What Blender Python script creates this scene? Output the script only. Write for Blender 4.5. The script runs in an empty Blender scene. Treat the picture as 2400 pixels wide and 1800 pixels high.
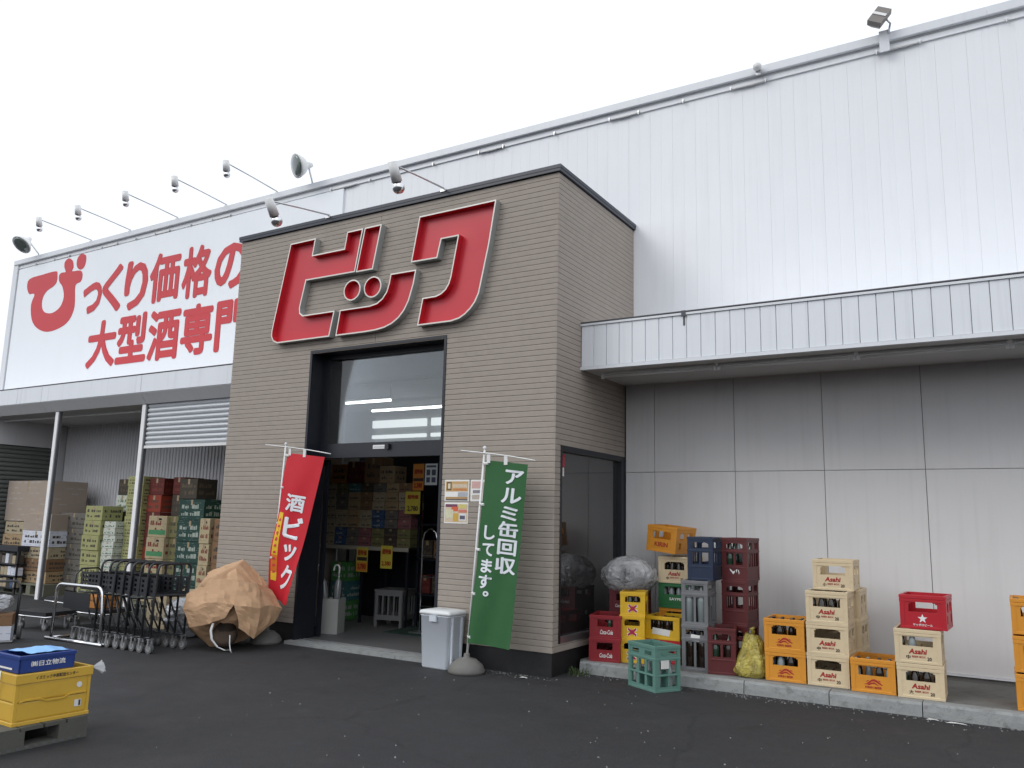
import bpy, bmesh, math, random
from mathutils import Vector, Matrix, noise
R = math.radians
rnd = random.Random(7)
scene = bpy.context.scene
col = scene.collection

# ------------------------------------------------------------------ camera
cam_d = bpy.data.cameras.new('camera'); cam = bpy.data.objects.new('camera', cam_d); col.objects.link(cam)
cam_d.sensor_width = 36.0; cam_d.lens = 1917.8 / 2400 * 36.0; cam_d.clip_end = 2000; cam_d.clip_start = .05
YAW, PITCH, ROLL = -0.547534, 0.165301, 0.0236376
fw = Vector((math.sin(YAW)*math.cos(PITCH), math.cos(YAW)*math.cos(PITCH), math.sin(PITCH)))
rt = Vector((math.cos(YAW), -math.sin(YAW), 0)); up = rt.cross(fw)
r2 = rt*math.cos(ROLL) + up*math.sin(ROLL); u2 = -rt*math.sin(ROLL) + up*math.cos(ROLL)
mw = Matrix((r2, u2, -fw)).transposed().to_4x4(); mw.translation = (0, 0, 1.6)
cam.matrix_world = mw
scene.camera = cam

# ------------------------------------------------------------------ sky, sun, exposure
SUN_EL, SUN_AZ = R(37), R(-36)          # soft light from the front left, high
world = bpy.data.worlds.new('World'); scene.world = world; world.use_nodes = True
nt = world.node_tree; bg = nt.nodes['Background']
sky = nt.nodes.new('ShaderNodeTexSky'); sky.sky_type = 'NISHITA'; sky.sun_disc = False
sky.sun_elevation = SUN_EL; sky.sun_rotation = math.pi + SUN_AZ
sky.air_density = 1.0; sky.dust_density = 8.0; sky.ozone_density = 1.0
hs = nt.nodes.new('ShaderNodeHueSaturation'); hs.inputs['Saturation'].default_value = .12     # a closed white cloud layer
flat = nt.nodes.new('ShaderNodeMix'); flat.data_type = 'RGBA'; flat.inputs['Factor'].default_value = .80
# overcast luminance: brightest overhead, as under a cloud layer
tcw = nt.nodes.new('ShaderNodeTexCoord'); sep = nt.nodes.new('ShaderNodeSeparateXYZ'); nt.links.new(tcw.outputs['Generated'], sep.inputs[0])
mrw = nt.nodes.new('ShaderNodeMapRange'); mrw.inputs[3].default_value = .88; nt.links.new(sep.outputs['Z'], mrw.inputs[0])
vmw = nt.nodes.new('ShaderNodeVectorMath'); vmw.operation = 'SCALE'; vmw.inputs[0].default_value = (17.8, 18.8, 20.4); nt.links.new(mrw.outputs[0], vmw.inputs['Scale']); nt.links.new(vmw.outputs[0], flat.inputs[7])
nt.links.new(sky.outputs[0], hs.inputs['Color']); nt.links.new(hs.outputs[0], flat.inputs[6])
nt.links.new(flat.outputs[2], bg.inputs['Color']); bg.inputs['Strength'].default_value = .075
sun_d = bpy.data.lights.new('sun', 'SUN'); sun = bpy.data.objects.new('sun', sun_d); col.objects.link(sun)
sun_d.energy = .95; sun_d.angle = R(28); sun_d.color = (1, .97, .93)
sdir = Vector((math.sin(SUN_AZ)*math.cos(SUN_EL), -math.cos(SUN_AZ)*math.cos(SUN_EL), math.sin(SUN_EL)))
sun.rotation_euler = sdir.to_track_quat('Z', 'Y').to_euler()
scene.view_settings.view_transform = 'Standard'; scene.view_settings.look = 'None'
scene.view_settings.exposure = 0.0; scene.view_settings.gamma = 1.0
scene.view_settings.use_curve_mapping = False
scene.render.engine = 'CYCLES'
scene.cycles.use_denoising = True; scene.cycles.max_bounces = 7; scene.cycles.transparent_max_bounces = 16
scene.cycles.caustics_reflective = False; scene.cycles.caustics_refractive = False

# ------------------------------------------------------------------ helpers
def S(r, g, b):                                   # 0-255 picture colour to linear
    f = lambda c: (c/255/12.92) if c/255 <= .04045 else ((c/255+.055)/1.055)**2.4
    return (f(r), f(g), f(b))

def mat(name, c, rough=.6, var=.10, scale=5.0, bump=0.0, bscale=60.0, metal=0.0, streak=0.0, dirt=0.0, dirtcol=(.08,.07,.06), coat=0.0):
    m = bpy.data.materials.new(name); m.use_nodes = True
    n, l = m.node_tree.nodes, m.node_tree.links
    b = n['Principled BSDF']
    b.inputs['Roughness'].default_value = rough; b.inputs['Metallic'].default_value = metal
    if coat: b.inputs['Coat Weight'].default_value = coat
    tc = n.new('ShaderNodeTexCoord'); oi = n.new('ShaderNodeObjectInfo')
    mp = n.new('ShaderNodeVectorMath'); mp.operation = 'MULTIPLY_ADD'
    l.new(oi.outputs['Random'], mp.inputs[0]); mp.inputs[1].default_value = (31, 17, 23); l.new(tc.outputs['Object'], mp.inputs[2])
    ns = n.new('ShaderNodeTexNoise'); ns.inputs['Scale'].default_value = scale; ns.inputs['Detail'].default_value = 6; ns.inputs['Roughness'].default_value = .62
    l.new(mp.outputs[0], ns.inputs['Vector'])
    mx = n.new('ShaderNodeMix'); mx.data_type = 'RGBA'
    mx.inputs[6].default_value = (*[x*(1-var) for x in c], 1); mx.inputs[7].default_value = (*[min(1, x*(1+var)) for x in c], 1)
    l.new(ns.outputs[0], mx.inputs['Factor'])
    out = mx.outputs[2]
    if streak:
        mm = n.new('ShaderNodeMapping'); mm.inputs['Scale'].default_value = (9, 9, .35); l.new(mp.outputs[0], mm.inputs[0])
        s2 = n.new('ShaderNodeTexNoise'); s2.inputs['Scale'].default_value = 1.6; s2.inputs['Detail'].default_value = 5; l.new(mm.outputs[0], s2.inputs['Vector'])
        rp = n.new('ShaderNodeMapRange'); rp.inputs[1].default_value = .52; rp.inputs[2].default_value = .80; rp.inputs[3].default_value = 0; rp.inputs[4].default_value = streak
        l.new(s2.outputs[0], rp.inputs[0])
        m2 = n.new('ShaderNodeMix'); m2.data_type = 'RGBA'; l.new(rp.outputs[0], m2.inputs['Factor']); l.new(out, m2.inputs[6]); m2.inputs[7].default_value = (*[x*.45 for x in c], 1)
        out = m2.outputs[2]
    if dirt:
        d = n.new('ShaderNodeTexNoise'); d.inputs['Scale'].default_value = scale*2.3; d.inputs['Detail'].default_value = 9; d.inputs['Roughness'].default_value = .7; l.new(mp.outputs[0], d.inputs['Vector'])
        rp = n.new('ShaderNodeMapRange'); rp.inputs[1].default_value = .52; rp.inputs[2].default_value = .72; rp.inputs[4].default_value = dirt; l.new(d.outputs[0], rp.inputs[0])
        m3 = n.new('ShaderNodeMix'); m3.data_type = 'RGBA'; l.new(rp.outputs[0], m3.inputs['Factor']); l.new(out, m3.inputs[6]); m3.inputs[7].default_value = (*dirtcol, 1)
        out = m3.outputs[2]
    l.new(out, b.inputs['Base Color'])
    if bump:
        bn = n.new('ShaderNodeTexNoise'); bn.inputs['Scale'].default_value = bscale; bn.inputs['Detail'].default_value = 5; l.new(mp.outputs[0], bn.inputs['Vector'])
        bp = n.new('ShaderNodeBump'); bp.inputs['Strength'].default_value = bump; bp.inputs['Distance'].default_value = .01; l.new(bn.outputs[0], bp.inputs['Height']); l.new(bp.outputs[0], b.inputs['Normal'])
    return m

def emit(name, c, s):
    m = bpy.data.materials.new(name); m.use_nodes = True; n = m.node_tree.nodes; n.remove(n['Principled BSDF'])
    e = n.new('ShaderNodeEmission'); e.inputs[0].default_value = (*c, 1); e.inputs[1].default_value = s
    m.node_tree.links.new(e.outputs[0], n['Material Output'].inputs[0]); return m

def film(name, c, clear, rough=.15, gloss=.12, trans=.5, nscale=0, wr=0, wscale=9, ior=1.45):
    """thin sheet: clear part + glossy part + the rest diffuse/translucent"""
    m = bpy.data.materials.new(name); m.use_nodes = True; n, l = m.node_tree.nodes, m.node_tree.links; n.remove(n['Principled BSDF'])
    tr = n.new('ShaderNodeBsdfTransparent'); tr.inputs[0].default_value = (*c, 1)
    gl = n.new('ShaderNodeBsdfGlossy'); gl.inputs['Roughness'].default_value = rough
    df = n.new('ShaderNodeBsdfDiffuse'); df.inputs[0].default_value = (*c, 1)
    tl = n.new('ShaderNodeBsdfTranslucent'); tl.inputs[0].default_value = (*c, 1)
    m1 = n.new('ShaderNodeMixShader'); m1.inputs[0].default_value = trans; l.new(df.outputs[0], m1.inputs[1]); l.new(tl.outputs[0], m1.inputs[2])
    m2 = n.new('ShaderNodeMixShader'); m2.inputs[0].default_value = clear; l.new(m1.outputs[0], m2.inputs[1]); l.new(tr.outputs[0], m2.inputs[2])
    m3 = n.new('ShaderNodeMixShader'); l.new(m2.outputs[0], m3.inputs[1]); l.new(gl.outputs[0], m3.inputs[2])
    lw = n.new('ShaderNodeFresnel'); lw.inputs[0].default_value = ior
    ad = n.new('ShaderNodeMath'); ad.operation = 'MULTIPLY_ADD'; l.new(lw.outputs[0], ad.inputs[0]); ad.inputs[1].default_value = 1.0; ad.inputs[2].default_value = gloss; ad.use_clamp = True
    l.new(ad.outputs[0], m3.inputs[0])
    if nscale:
        tc = n.new('ShaderNodeTexCoord'); ns = n.new('ShaderNodeTexNoise'); ns.inputs['Scale'].default_value = nscale; ns.inputs['Detail'].default_value = 7; l.new(tc.outputs['Object'], ns.inputs['Vector'])
        rp = n.new('ShaderNodeMapRange'); rp.inputs[1].default_value = .35; rp.inputs[2].default_value = .65; rp.inputs[3].default_value = clear*.35; rp.inputs[4].default_value = min(1, clear*1.25); l.new(ns.outputs[0], rp.inputs[0]); l.new(rp.outputs[0], m2.inputs[0])
    if wr:
        tc = n.new('ShaderNodeTexCoord'); w1 = n.new('ShaderNodeTexNoise'); w1.inputs['Scale'].default_value = wscale; w1.inputs['Detail'].default_value = 4; w1.inputs['Distortion'].default_value = 1.6; l.new(tc.outputs['Object'], w1.inputs['Vector'])
        bp = n.new('ShaderNodeBump'); bp.inputs['Strength'].default_value = wr; bp.inputs['Distance'].default_value = .05; l.new(w1.outputs[0], bp.inputs['Height'])
        for k in (gl, lw, df, tl): l.new(bp.outputs[0], k.inputs['Normal'])
    l.new(m3.outputs[0], n['Material Output'].inputs[0]); return m

class MB:
    def __init__(s): s.v = []; s.f = []; s.mi = []
    def face(s, pts, m=0):
        k = len(s.v); s.v += [tuple(p) for p in pts]; s.f.append(tuple(range(k, k+len(pts)))); s.mi.append(m); return s
    def box(s, x0, x1, y0, y1, z0, z1, m=0, c=0.0):
        if x0 > x1: x0, x1 = x1, x0
        if y0 > y1: y0, y1 = y1, y0
        if z0 > z1: z0, z1 = z1, z0
        k = len(s.v)
        s.v += [(x0,y0,z0),(x1,y0,z0),(x1,y1,z0),(x0,y1,z0),(x0,y0,z1),(x1,y0,z1),(x1,y1,z1),(x0,y1,z1)]
        for q in ((0,3,2,1),(4,5,6,7),(0,1,5,4),(1,2,6,5),(2,3,7,6),(3,0,4,7)): s.f.append(tuple(k+i for i in q)); s.mi.append(m)
        return s
    def loft(s, loops, m=0, cap=True, closed=True):
        """loops: rings of equal length, joined one after the other"""
        k = len(s.v); n = len(loops[0])
        for lp in loops: s.v += [tuple(p) for p in lp]
        for i in range(len(loops)-1):
            for j in range(n if closed else n-1):
                a = k+i*n+j; b = k+i*n+(j+1) % n; s.f.append((a, b, b+n, a+n)); s.mi.append(m)
        if cap:
            s.f.append(tuple(range(k+n-1, k-1, -1))); s.mi.append(m)
            e = k+(len(loops)-1)*n; s.f.append(tuple(range(e, e+n))); s.mi.append(m)
        return s
    def extr(s, poly, axis, a, b, m=0):
        f = {'x': lambda p, t: (t, p[0], p[1]), 'y': lambda p, t: (p[0], t, p[1]), 'z': lambda p, t: (p[0], p[1], t)}[axis]
        return s.loft([[f(p, a) for p in poly], [f(p, b) for p in poly]], m)
    def cyl(s, p0, p1, r0, r1=None, n=12, m=0):
        r1 = r0 if r1 is None else r1
        p0, p1 = Vector(p0), Vector(p1); d = (p1-p0).normalized()
        a = d.orthogonal().normalized(); b = d.cross(a)
        ring = lambda p, r: [p+a*(r*math.cos(t))+b*(r*math.sin(t)) for t in [2*math.pi*i/n for i in range(n)]]
        return s.loft([ring(p0, r0), ring(p1, r1)], m)
    def tube(s, pts, r, n=8, m=0, closed=False):
        P = [Vector(p) for p in pts]; loops = []; N = len(P)
        a = None
        for i, p in enumerate(P):
            d = (P[(i+1) % N]-P[i-1]) if closed else (P[min(i+1, N-1)]-P[max(i-1, 0)])
            d.normalize()
            a = d.orthogonal().normalized() if a is None else (a-d*a.dot(d)).normalized()
            b = d.cross(a); rr = r[i] if isinstance(r, (list, tuple)) else r
            loops.append([p+a*(rr*math.cos(2*math.pi*j/n))+b*(rr*math.sin(2*math.pi*j/n)) for j in range(n)])
        if closed: loops.append(loops[0])
        return s.loft(loops, m, cap=not closed)
    def lathe(s, prof, c=(0,0,0), n=14, m=0):
        """prof: (radius, z) from bottom to top"""
        return s.loft([[(c[0]+r*math.cos(2*math.pi*j/n), c[1]+r*math.sin(2*math.pi*j/n), c[2]+z) for j in range(n)] for r, z in prof], m)
    def xf(s, M):
        s.v = [tuple(M @ Vector(p)) for p in s.v]; return s
    def mesh(s, name, mats, smooth=False):
        me = bpy.data.meshes.new(name); me.from_pydata(s.v, [], s.f)
        for m in (mats if isinstance(mats, (list, tuple)) else [mats]): me.materials.append(m)
        me.polygons.foreach_set('material_index', s.mi)
        if smooth: me.polygons.foreach_set('use_smooth', [True]*len(s.f))
        me.update(); return me
    def build(s, name, mats, parent=None, smooth=False, keep=False):
        return link(name, s.mesh(name, mats, smooth), parent, keep)

def link(name, me, parent=None, keep=False):
    o = bpy.data.objects.new(name, me); col.objects.link(o)
    if parent:
        o.parent = parent
        if keep: o.matrix_parent_inverse = world_of(parent).inverted()
    return o
def world_of(o):
    m = Matrix.LocRotScale(o.location, o.rotation_euler, o.scale)
    return (world_of(o.parent) @ o.matrix_parent_inverse @ m) if o.parent else m
def tag(o, label=None, cat=None, group=None, kind=None):
    if label: o['label'] = label
    if cat: o['category'] = cat
    if group: o['group'] = group
    if kind: o['kind'] = kind
    return o
def thing(name, label, cat, loc=(0,0,0), rz=0, group=None):
    o = bpy.data.objects.new(name, None); col.objects.link(o); o.empty_display_size = .1
    o.location = loc; o.rotation_euler = (0, 0, rz)
    return tag(o, label, cat, group)
def copy_tree(o, kids, parent=None):
    c = o.copy(); col.objects.link(c)
    if parent: c.parent = parent
    for k in kids.get(o.name, []): copy_tree(k, kids, c)
    return c
def kids_map(root):
    km = {}
    for o in col.objects:
        if o.parent: km.setdefault(o.parent.name, []).append(o)
    return km
def smoothpoly(pts, k=4):
    out = []; n = len(pts)
    for i in range(n):
        p0, p1, p2, p3 = [Vector(pts[(i+d) % n]) for d in (-1, 0, 1, 2)]
        for j in range(k):
            t = j/k
            out.append(tuple(.5*((2*p1)+(p2-p0)*t+(2*p0-5*p1+4*p2-p3)*t*t+(3*p1-p0-3*p2+p3)*t**3)))
    return out
def ccw(p): return p if sum(p[i][0]*p[(i+1) % len(p)][1]-p[(i+1) % len(p)][0]*p[i][1] for i in range(len(p))) > 0 else p[::-1]
def inset(poly, d):
    P = [Vector(p) for p in ccw(poly)]; n = len(P); out = []
    for i in range(n):
        e0 = (P[i]-P[i-1]).normalized(); e1 = (P[(i+1) % n]-P[i]).normalized()
        n0 = Vector((-e0.y, e0.x)); n1 = Vector((-e1.y, e1.x)); b = (n0+n1)
        b = b/max(.3, b.length_squared)*2
        out.append(tuple(P[i]+b*d))
    return out

_txt = {}
def glyphs(s, bold=0.0, shear=0.0):
    """outline of a word as (verts, faces, layer), left-bottom at 0,0; bold strokes come from shifted copies, each a hair further out"""
    key = (s, bold, shear)
    if key not in _txt:
        c = bpy.data.curves.new('t', 'FONT'); c.body = s; c.shear = shear; c.resolution_u = 3; c.fill_mode = 'FRONT'
        o = bpy.data.objects.new('t', c); col.objects.link(o)
        dg = bpy.context.evaluated_depsgraph_get(); me = bpy.data.meshes.new_from_object(o.evaluated_get(dg))
        b0 = [(v.co.x, v.co.y) for v in me.vertices]; f0 = [tuple(p.vertices) for p in me.polygons]
        vs, fs = [], []
        sh = [(0, 0)] if bold <= 0 else [(0, 0)]+[(bold*math.cos(math.pi*i/4), bold*math.sin(math.pi*i/4)) for i in range(8)]
        for li, (dx, dy) in enumerate(sh):
            k = len(vs); vs += [(x+dx, y+dy, li) for x, y in b0]; fs += [tuple(k+i for i in f) for f in f0]
        x0 = min(v[0] for v in vs); y0 = min(v[1] for v in vs)
        _txt[key] = ([(x-x0, y-y0, li) for x, y, li in vs], fs, max(v[0] for v in vs)-x0, max(v[1] for v in vs)-y0)
        bpy.data.objects.remove(o); bpy.data.curves.remove(c); bpy.data.meshes.remove(me)
    return _txt[key]
def text_mb(s, x0, x1, z0, z1, y=0.0, bold=.02, shear=0.0, mb=None, m=0, step=.00012):
    """writing fitted into a rectangle, facing -y"""
    vs, fs, w, h = glyphs(s, bold, shear); mb = mb or MB(); k = len(mb.v)
    for x, z, li in vs: mb.v.append((x0+(x1-x0)*x/w, y-li*step, z0+(z1-z0)*z/h))
    for f in fs: mb.f.append(tuple(k+i for i in f)); mb.mi.append(m)
    return mb
# all writing is outlined first, while the scene is still empty
for w in 'っ く り 価 格 の 大 型 酒 専 門'.split(): glyphs(w, .035)
for w in 'ア ル ミ 缶 回 収 し て ま す 。 酒 ビ ッ ク'.split(): glyphs(w, .03)
glyphs('Asahi', .035, .18); glyphs('KIRIN', .03); glyphs('Coca-Cola', .02, .3); glyphs('サッポロビール', .03); glyphs('SAYPEL', .03)
glyphs('㈱日立物流', .02); glyphs('イズミック中部配送センター', .03); glyphs('20', .03); glyphs('BEER BOX', .02); glyphs('大', .03); glyphs('中', .03); glyphs('小', .03); glyphs('KIRIN BEER', .03)
glyphs('2,780', .04); glyphs('2,380', .04); glyphs('超特価', .04)

# ------------------------------------------------------------------ materials
M_white = mat('white_sheet_metal', (.80,.815,.84), .45, .04, 1.2, streak=.09)
M_sign = mat('white_sign_board', (.84,.87,.90), .42, .02, .8, streak=.04)
M_trim = mat('pale_metal_trim', (.70,.72,.75), .4, .06, 2, streak=.12)
M_fascia = mat('fascia_metal', (.74,.765,.80), .45, .05, 2.0, streak=.22)
M_alc = mat('painted_concrete_panel', (.635,.628,.625), .8, .07, 1.2, bump=.12, bscale=160, streak=.13)
M_joint = mat('sealant', (.10,.10,.11), .8)
M_soffit = mat('soffit_board', (.60,.60,.59), .85, .05, 2)
M_chamfer = mat('gutter_grey', (.55,.55,.56), .7, .06, 3, streak=.1)
M_siding = mat('beige_siding', (.33,.286,.245), .75, .14, 7, bump=.15, bscale=220, streak=.10)
M_sidback = mat('siding_backing', (.23,.20,.17), .9)
M_black = mat('black_frame', (.012,.014,.020), .38, .3, 4, dirt=.08, dirtcol=(.06,.06,.06))
M_cap = mat('navy_cap', (.020,.026,.042), .35, .2, 4)
M_base = mat('black_plinth', (.012,.012,.013), .55, .4, 6, dirt=.25, dirtcol=(.05,.05,.048), bump=.2, bscale=90)
M_conc = mat('weathered_concrete', (.27,.28,.275), .9, .25, 5, bump=.5, bscale=70, dirt=.85, dirtcol=(.11,.11,.105))
M_tile = mat('grey_floor_tile', (.105,.105,.105), .55, .15, 4, dirt=.3)
M_inner = mat('interior_wall', (.36,.37,.36), .8, .06, 2)
M_ceil = mat('interior_ceiling', (.55,.56,.57), .85, .05, 2)
M_corr = mat('grey_corrugated_sheet', (.56,.56,.58), .55, .06, 3, streak=.10)
M_shut = mat('aluminium_slat', (.52,.545,.57), .42, .06, 3, metal=.2, streak=.12)
M_dshut = mat('dark_shutter', (.14,.15,.14), .6, .1, 3)
M_post = mat('galvanised_post', (.80,.80,.80), .45, .08, 5, dirt=.12, dirtcol=(.3,.29,.27))
M_red = mat('red_letter_face', (.56,.024,.040), .38, .06, 3)
M_cream = mat('cream_letter_rim', (.78,.74,.68), .4, .05, 6)
M_return = mat('letter_return', (.42,.44,.43), .4, .08, 4, metal=.3)
M_paint = mat('red_cut_letters', (.56,.035,.045), .5, .05, 3)
M_glass = film('window_glass', (.80,.84,.86), .97, .02, .05, .0)
M_sideglass = film('tinted_side_glass', (.70,.69,.68), .97, .04, .16, .0)
M_chrome = mat('chrome_tube', (.75,.75,.76), .16, .05, 8, metal=1)
M_steel = mat('brushed_steel', (.55,.55,.56), .32, .08, 8, metal=.9)
M_lens = mat('lamp_glass', (.10,.13,.12), .08, .15, 9, coat=1)
M_mirror = mat('mirror_bulb', (.72,.72,.72), .12, .3, 14, metal=1)
M_lampw = mat('lamp_white', (.72,.72,.71), .4, .05, 5)
M_bronze = mat('flood_housing', (.20,.18,.165), .5, .1, 5)
M_tube = emit('fluorescent_tube', (1, .99, .95), 9.0)
M_lit = emit('lit_light_box', (1, .99, .96), 1.3)
M_offtube = mat('unlit_tube', (.72,.72,.70), .3)

def asphalt():
    m = bpy.data.materials.new('asphalt'); m.use_nodes = True; n, l = m.node_tree.nodes, m.node_tree.links; b = n['Principled BSDF']
    tc = n.new('ShaderNodeTexCoord')
    def noi(sc, det, ro=.6):
        x = n.new('ShaderNodeTexNoise'); x.inputs['Scale'].default_value = sc; x.inputs['Detail'].default_value = det; x.inputs['Roughness'].default_value = ro; l.new(tc.outputs['Object'], x.inputs['Vector']); return x
    def mixc(fac, a, bcol):
        x = n.new('ShaderNodeMix'); x.data_type = 'RGBA'; l.new(fac, x.inputs['Factor'])
        if isinstance(a, tuple): x.inputs[6].default_value = (*a, 1)
        else: l.new(a, x.inputs[6])
        x.inputs[7].default_value = (*bcol, 1); return x.outputs[2]
    def rng(src, a, bb, c=0, d=1):
        x = n.new('ShaderNodeMapRange'); x.inputs[1].default_value = a; x.inputs[2].default_value = bb; x.inputs[3].default_value = c; x.inputs[4].default_value = d; l.new(src, x.inputs[0]); return x.outputs[0]
    o = mixc(noi(.9, 8).outputs[0], (.016,.016,.0175), (.036,.036,.038))
    o = mixc(rng(noi(70, 3).outputs[0], .42, .62, 0, .55), o, (.013,.013,.014))
    o = mixc(rng(noi(2.6, 9, .72).outputs[0], .56, .70, 0, .35), o, (.052,.052,.051))
    vo = n.new('ShaderNodeTexVoronoi'); vo.inputs['Scale'].default_value = 19; l.new(tc.outputs['Object'], vo.inputs['Vector'])
    o = mixc(rng(vo.outputs['Distance'], .07, .03, 0, .55), o, (.13,.13,.125))
    v2 = n.new('ShaderNodeTexVoronoi'); v2.inputs['Scale'].default_value = 105; l.new(tc.outputs['Object'], v2.inputs['Vector'])
    o = mixc(rng(v2.outputs['Distance'], .22, .10, 0, .40), o, (.075,.075,.072))
    o = mixc(rng(noi(.42, 6, .55).outputs[0], .50, .68, 0, .55), o, (.015,.015,.016))
    o = mixc(rng(noi(1.9, 4, .5).outputs[0], .64, .72, 0, .55), o, (.012,.012,.013))
    # tar-filled cracks
    dn = noi(1.3, 5); ad = n.new('ShaderNodeVectorMath'); ad.operation = 'MULTIPLY_ADD'; l.new(dn.outputs['Color'], ad.inputs[0]); ad.inputs[1].default_value = (.55,.55,0); l.new(tc.outputs['Object'], ad.inputs[2])
    v3 = n.new('ShaderNodeTexVoronoi'); v3.feature = 'DISTANCE_TO_EDGE'; v3.inputs['Scale'].default_value = .33; l.new(ad.outputs[0], v3.inputs['Vector'])
    o = mixc(rng(v3.outputs['Distance'], .006, .0015, 0, .7), o, (.013,.013,.014))
    l.new(o, b.inputs['Base Color'])
    l.new(rng(noi(2.2, 6).outputs[0], .3, .7, .62, .92), b.inputs['Roughness'])
    bp = n.new('ShaderNodeBump'); bp.inputs['Strength'].default_value = .55; bp.inputs['Distance'].default_value = .012
    l.new(noi(120, 3).outputs[0], bp.inputs['Height']); l.new(bp.outputs[0], b.inputs['Normal'])
    return m
M_asph = asphalt()

# ------------------------------------------------------------------ ground and kerb
g = MB(); N = 46
def gx(i): t = i/N*2-1; return math.copysign(abs(t)**3*900+abs(t)*14, t)-4
def gz(x, y): 
    d = math.hypot(x+4, y-4); f = max(0, 1-d/18)
    return .010*noise.noise((x*.55, y*.55, 3))*f*min(1, max(0, (7.5-y)/2)) if y < 7.5 else 0
pts = [[(gx(i), gx(j)+8, gz(gx(i), gx(j)+8)) for i in range(N+1)] for j in range(N+1)]
for row in pts: g.v += row
for j in range(N):
    for i in range(N):
        a = j*(N+1)+i; g.f.append((a, a+1, a+N+2, a+N+1)); g.mi.append(0)
tag(g.build('asphalt_ground', M_asph, smooth=True), 'dark worn asphalt of the forecourt in front of the shop', kind='structure')

pav = MB().box(-4.16, 2.6, 8.40, 9.80, -.05, .119).build('pavement', mat('stained_pavement', (.15,.15,.14), .9, .3, 3, bump=.4, bscale=80, dirt=.6, dirtcol=(.06,.06,.055))); tag(pav, 'raised concrete strip along the grey wall carrying the crate stacks', kind='structure')
ks = [-4.10, -3.25, -2.33, -1.55, -.78, .02, .80, 1.7, 2.6]
for a, b in zip(ks[:-1], ks[1:]):
    mb = MB(); L = b-a-.008; jz = rnd.uniform(-.003, .003); nseg = 40; loops = []
    for i in range(nseg+1):
        x = a+L*i/nseg; e = lambda s_: .009*noise.noise((x*5, s_, 1))+.007*noise.noise((x*15, s_*3, 2))
        loops.append([(x, 8.41, -.05), (x, 8.258+e(1), -.05), (x, 8.262+e(2), .05), (x, 8.268+e(3), .100+jz), (x, 8.284+e(4), .122+jz+e(5)*.4), (x, 8.41, .122+jz)])
    mb.loft(loops).build('kerb_stone', M_conc, pav)

# ------------------------------------------------------------------ the shop building
B = thing('store_building', 'long white metal clad liquor shop with beige entrance tower and canopies', 'building', (-9, 10, 0))
def part(name, mb, m, parent=None, smooth=False): return mb.build(name, m, parent or B, smooth, keep=True)

uw = part('upper_wall', MB().box(-20.10, 2.6, 10.035, 10.25, 3.80, 7.37), M_trim)
pm = MB().extr([(.0003, .03), (.0003, .0016), (.0018, 0), (.157, 0), (.1585, .0016), (.1615, .0016), (.163, 0), (.3184, 0), (.3199, .0016), (.3199, .03)], 'z', 0, 3.47).mesh('panel', M_white)
x = -13.241
while x < 2.3:
    o = link('panel', pm, uw, keep=True); o.location = (x, 10.0, 3.90); x += .3203
for i in range(9):
    a = -20.12+i*2.53; b = min(2.6, a+2.528)
    part('coping', MB().extr([(9.925, 7.352), (9.92, 7.36), (9.922, 7.462), (9.95, 7.478), (10.30, 7.49), (10.30, 7.352)], 'x', a, b), M_trim)
part('coping_gap', MB().box(-20.08, 2.6, 9.965, 10.03, 7.333, 7.3515), M_chamfer)
part('cover_strip', MB().box(-20.08, 2.6, 9.975, 10.03, 7.262, 7.3325), M_white)
part('corner_trim', MB().box(-20.16, -19.97, 9.94, 10.0, 3.90, 7.36), M_trim)
part('end_wall', MB().box(-20.15, -20.11, 10.0, 26, 0, 7.36), M_white)
part('roof', MB().box(-20.1, 2.6, 10.26, 26, 7.0, 7.1), M_trim)
bm_ = MB().box(-.012, .012, -.05, 0, -.045, .0).box(-.006, .006, -.055, -.045, -.085, -.03).mesh('bracket', M_steel)
for x in (-.571, -1.041, -2.357, -2.808, -3.458, -4.105, -4.546, -5.435, -6.327, -6.774, -7.663, -9.0, -9.888, -12.5, -13.02, -13.66, -14.33, -14.78, -15.43, -16.07, -16.62, -17.84, -18.44, -19.2, .3):
    o = link('bracket', bm_, B, keep=True); o.location = (x, 9.974, 7.285); o.scale = (.8, .7, .7)
for a, b in ((-1.02,-.59),(-2.78,-2.38),(-4.52,-4.13),(-6.75,-6.35),(-9.86,-9.3),(-13.0,-12.52),(-14.76,-14.35),(-16.6,-16.1),(-18.42,-17.86)):
    part('strip_fitting', MB().box(a, b, 9.952, 9.974, 7.255, 7.272).box(a+.10, b-.10, 9.955, 9.970, 7.246, 7.2545, 1), [M_lampw, M_chamfer])

# grey panelled lower wall under the right canopy
lw = part('lower_wall', MB().box(-4.19, 2.6, 9.715, 9.9, .12, 3.42), mat('panel_sealant', (.17,.17,.175), .8))
vx = [-4.187, -3.797, -2.787, -1.780, -.762, .255, 1.27, 2.6]
for z0, z1 in ((.182, 2.2345), (2.2395, 3.40)):
    for a, b in zip(vx[:-1], vx[1:]):
        part('panel', MB().loft([[(a+.0028, 9.714, z0), (b-.0028, 9.714, z0), (b-.0028, 9.714, z1), (a+.0028, 9.714, z1)], [(a+.0028, 9.703, z0), (b-.0028, 9.703, z0), (b-.0028, 9.703, z1), (a+.0028, 9.703, z1)], [(a+.0045, 9.700, z0+.003), (b-.0045, 9.700, z0+.003), (b-.0045, 9.700, z1-.003), (a+.0045, 9.700, z1-.003)]]), M_alc, lw)
part('skirting', MB().box(-4.19, 2.6, 9.675, 9.712, .165, .181), M_trim, lw)
part('footing', MB().box(-4.19, 2.6, 9.70, 9.74, .10, .164), mat('grey_footing', (.16,.16,.155), .9, .3, 6, dirt=.3), lw)

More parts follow.
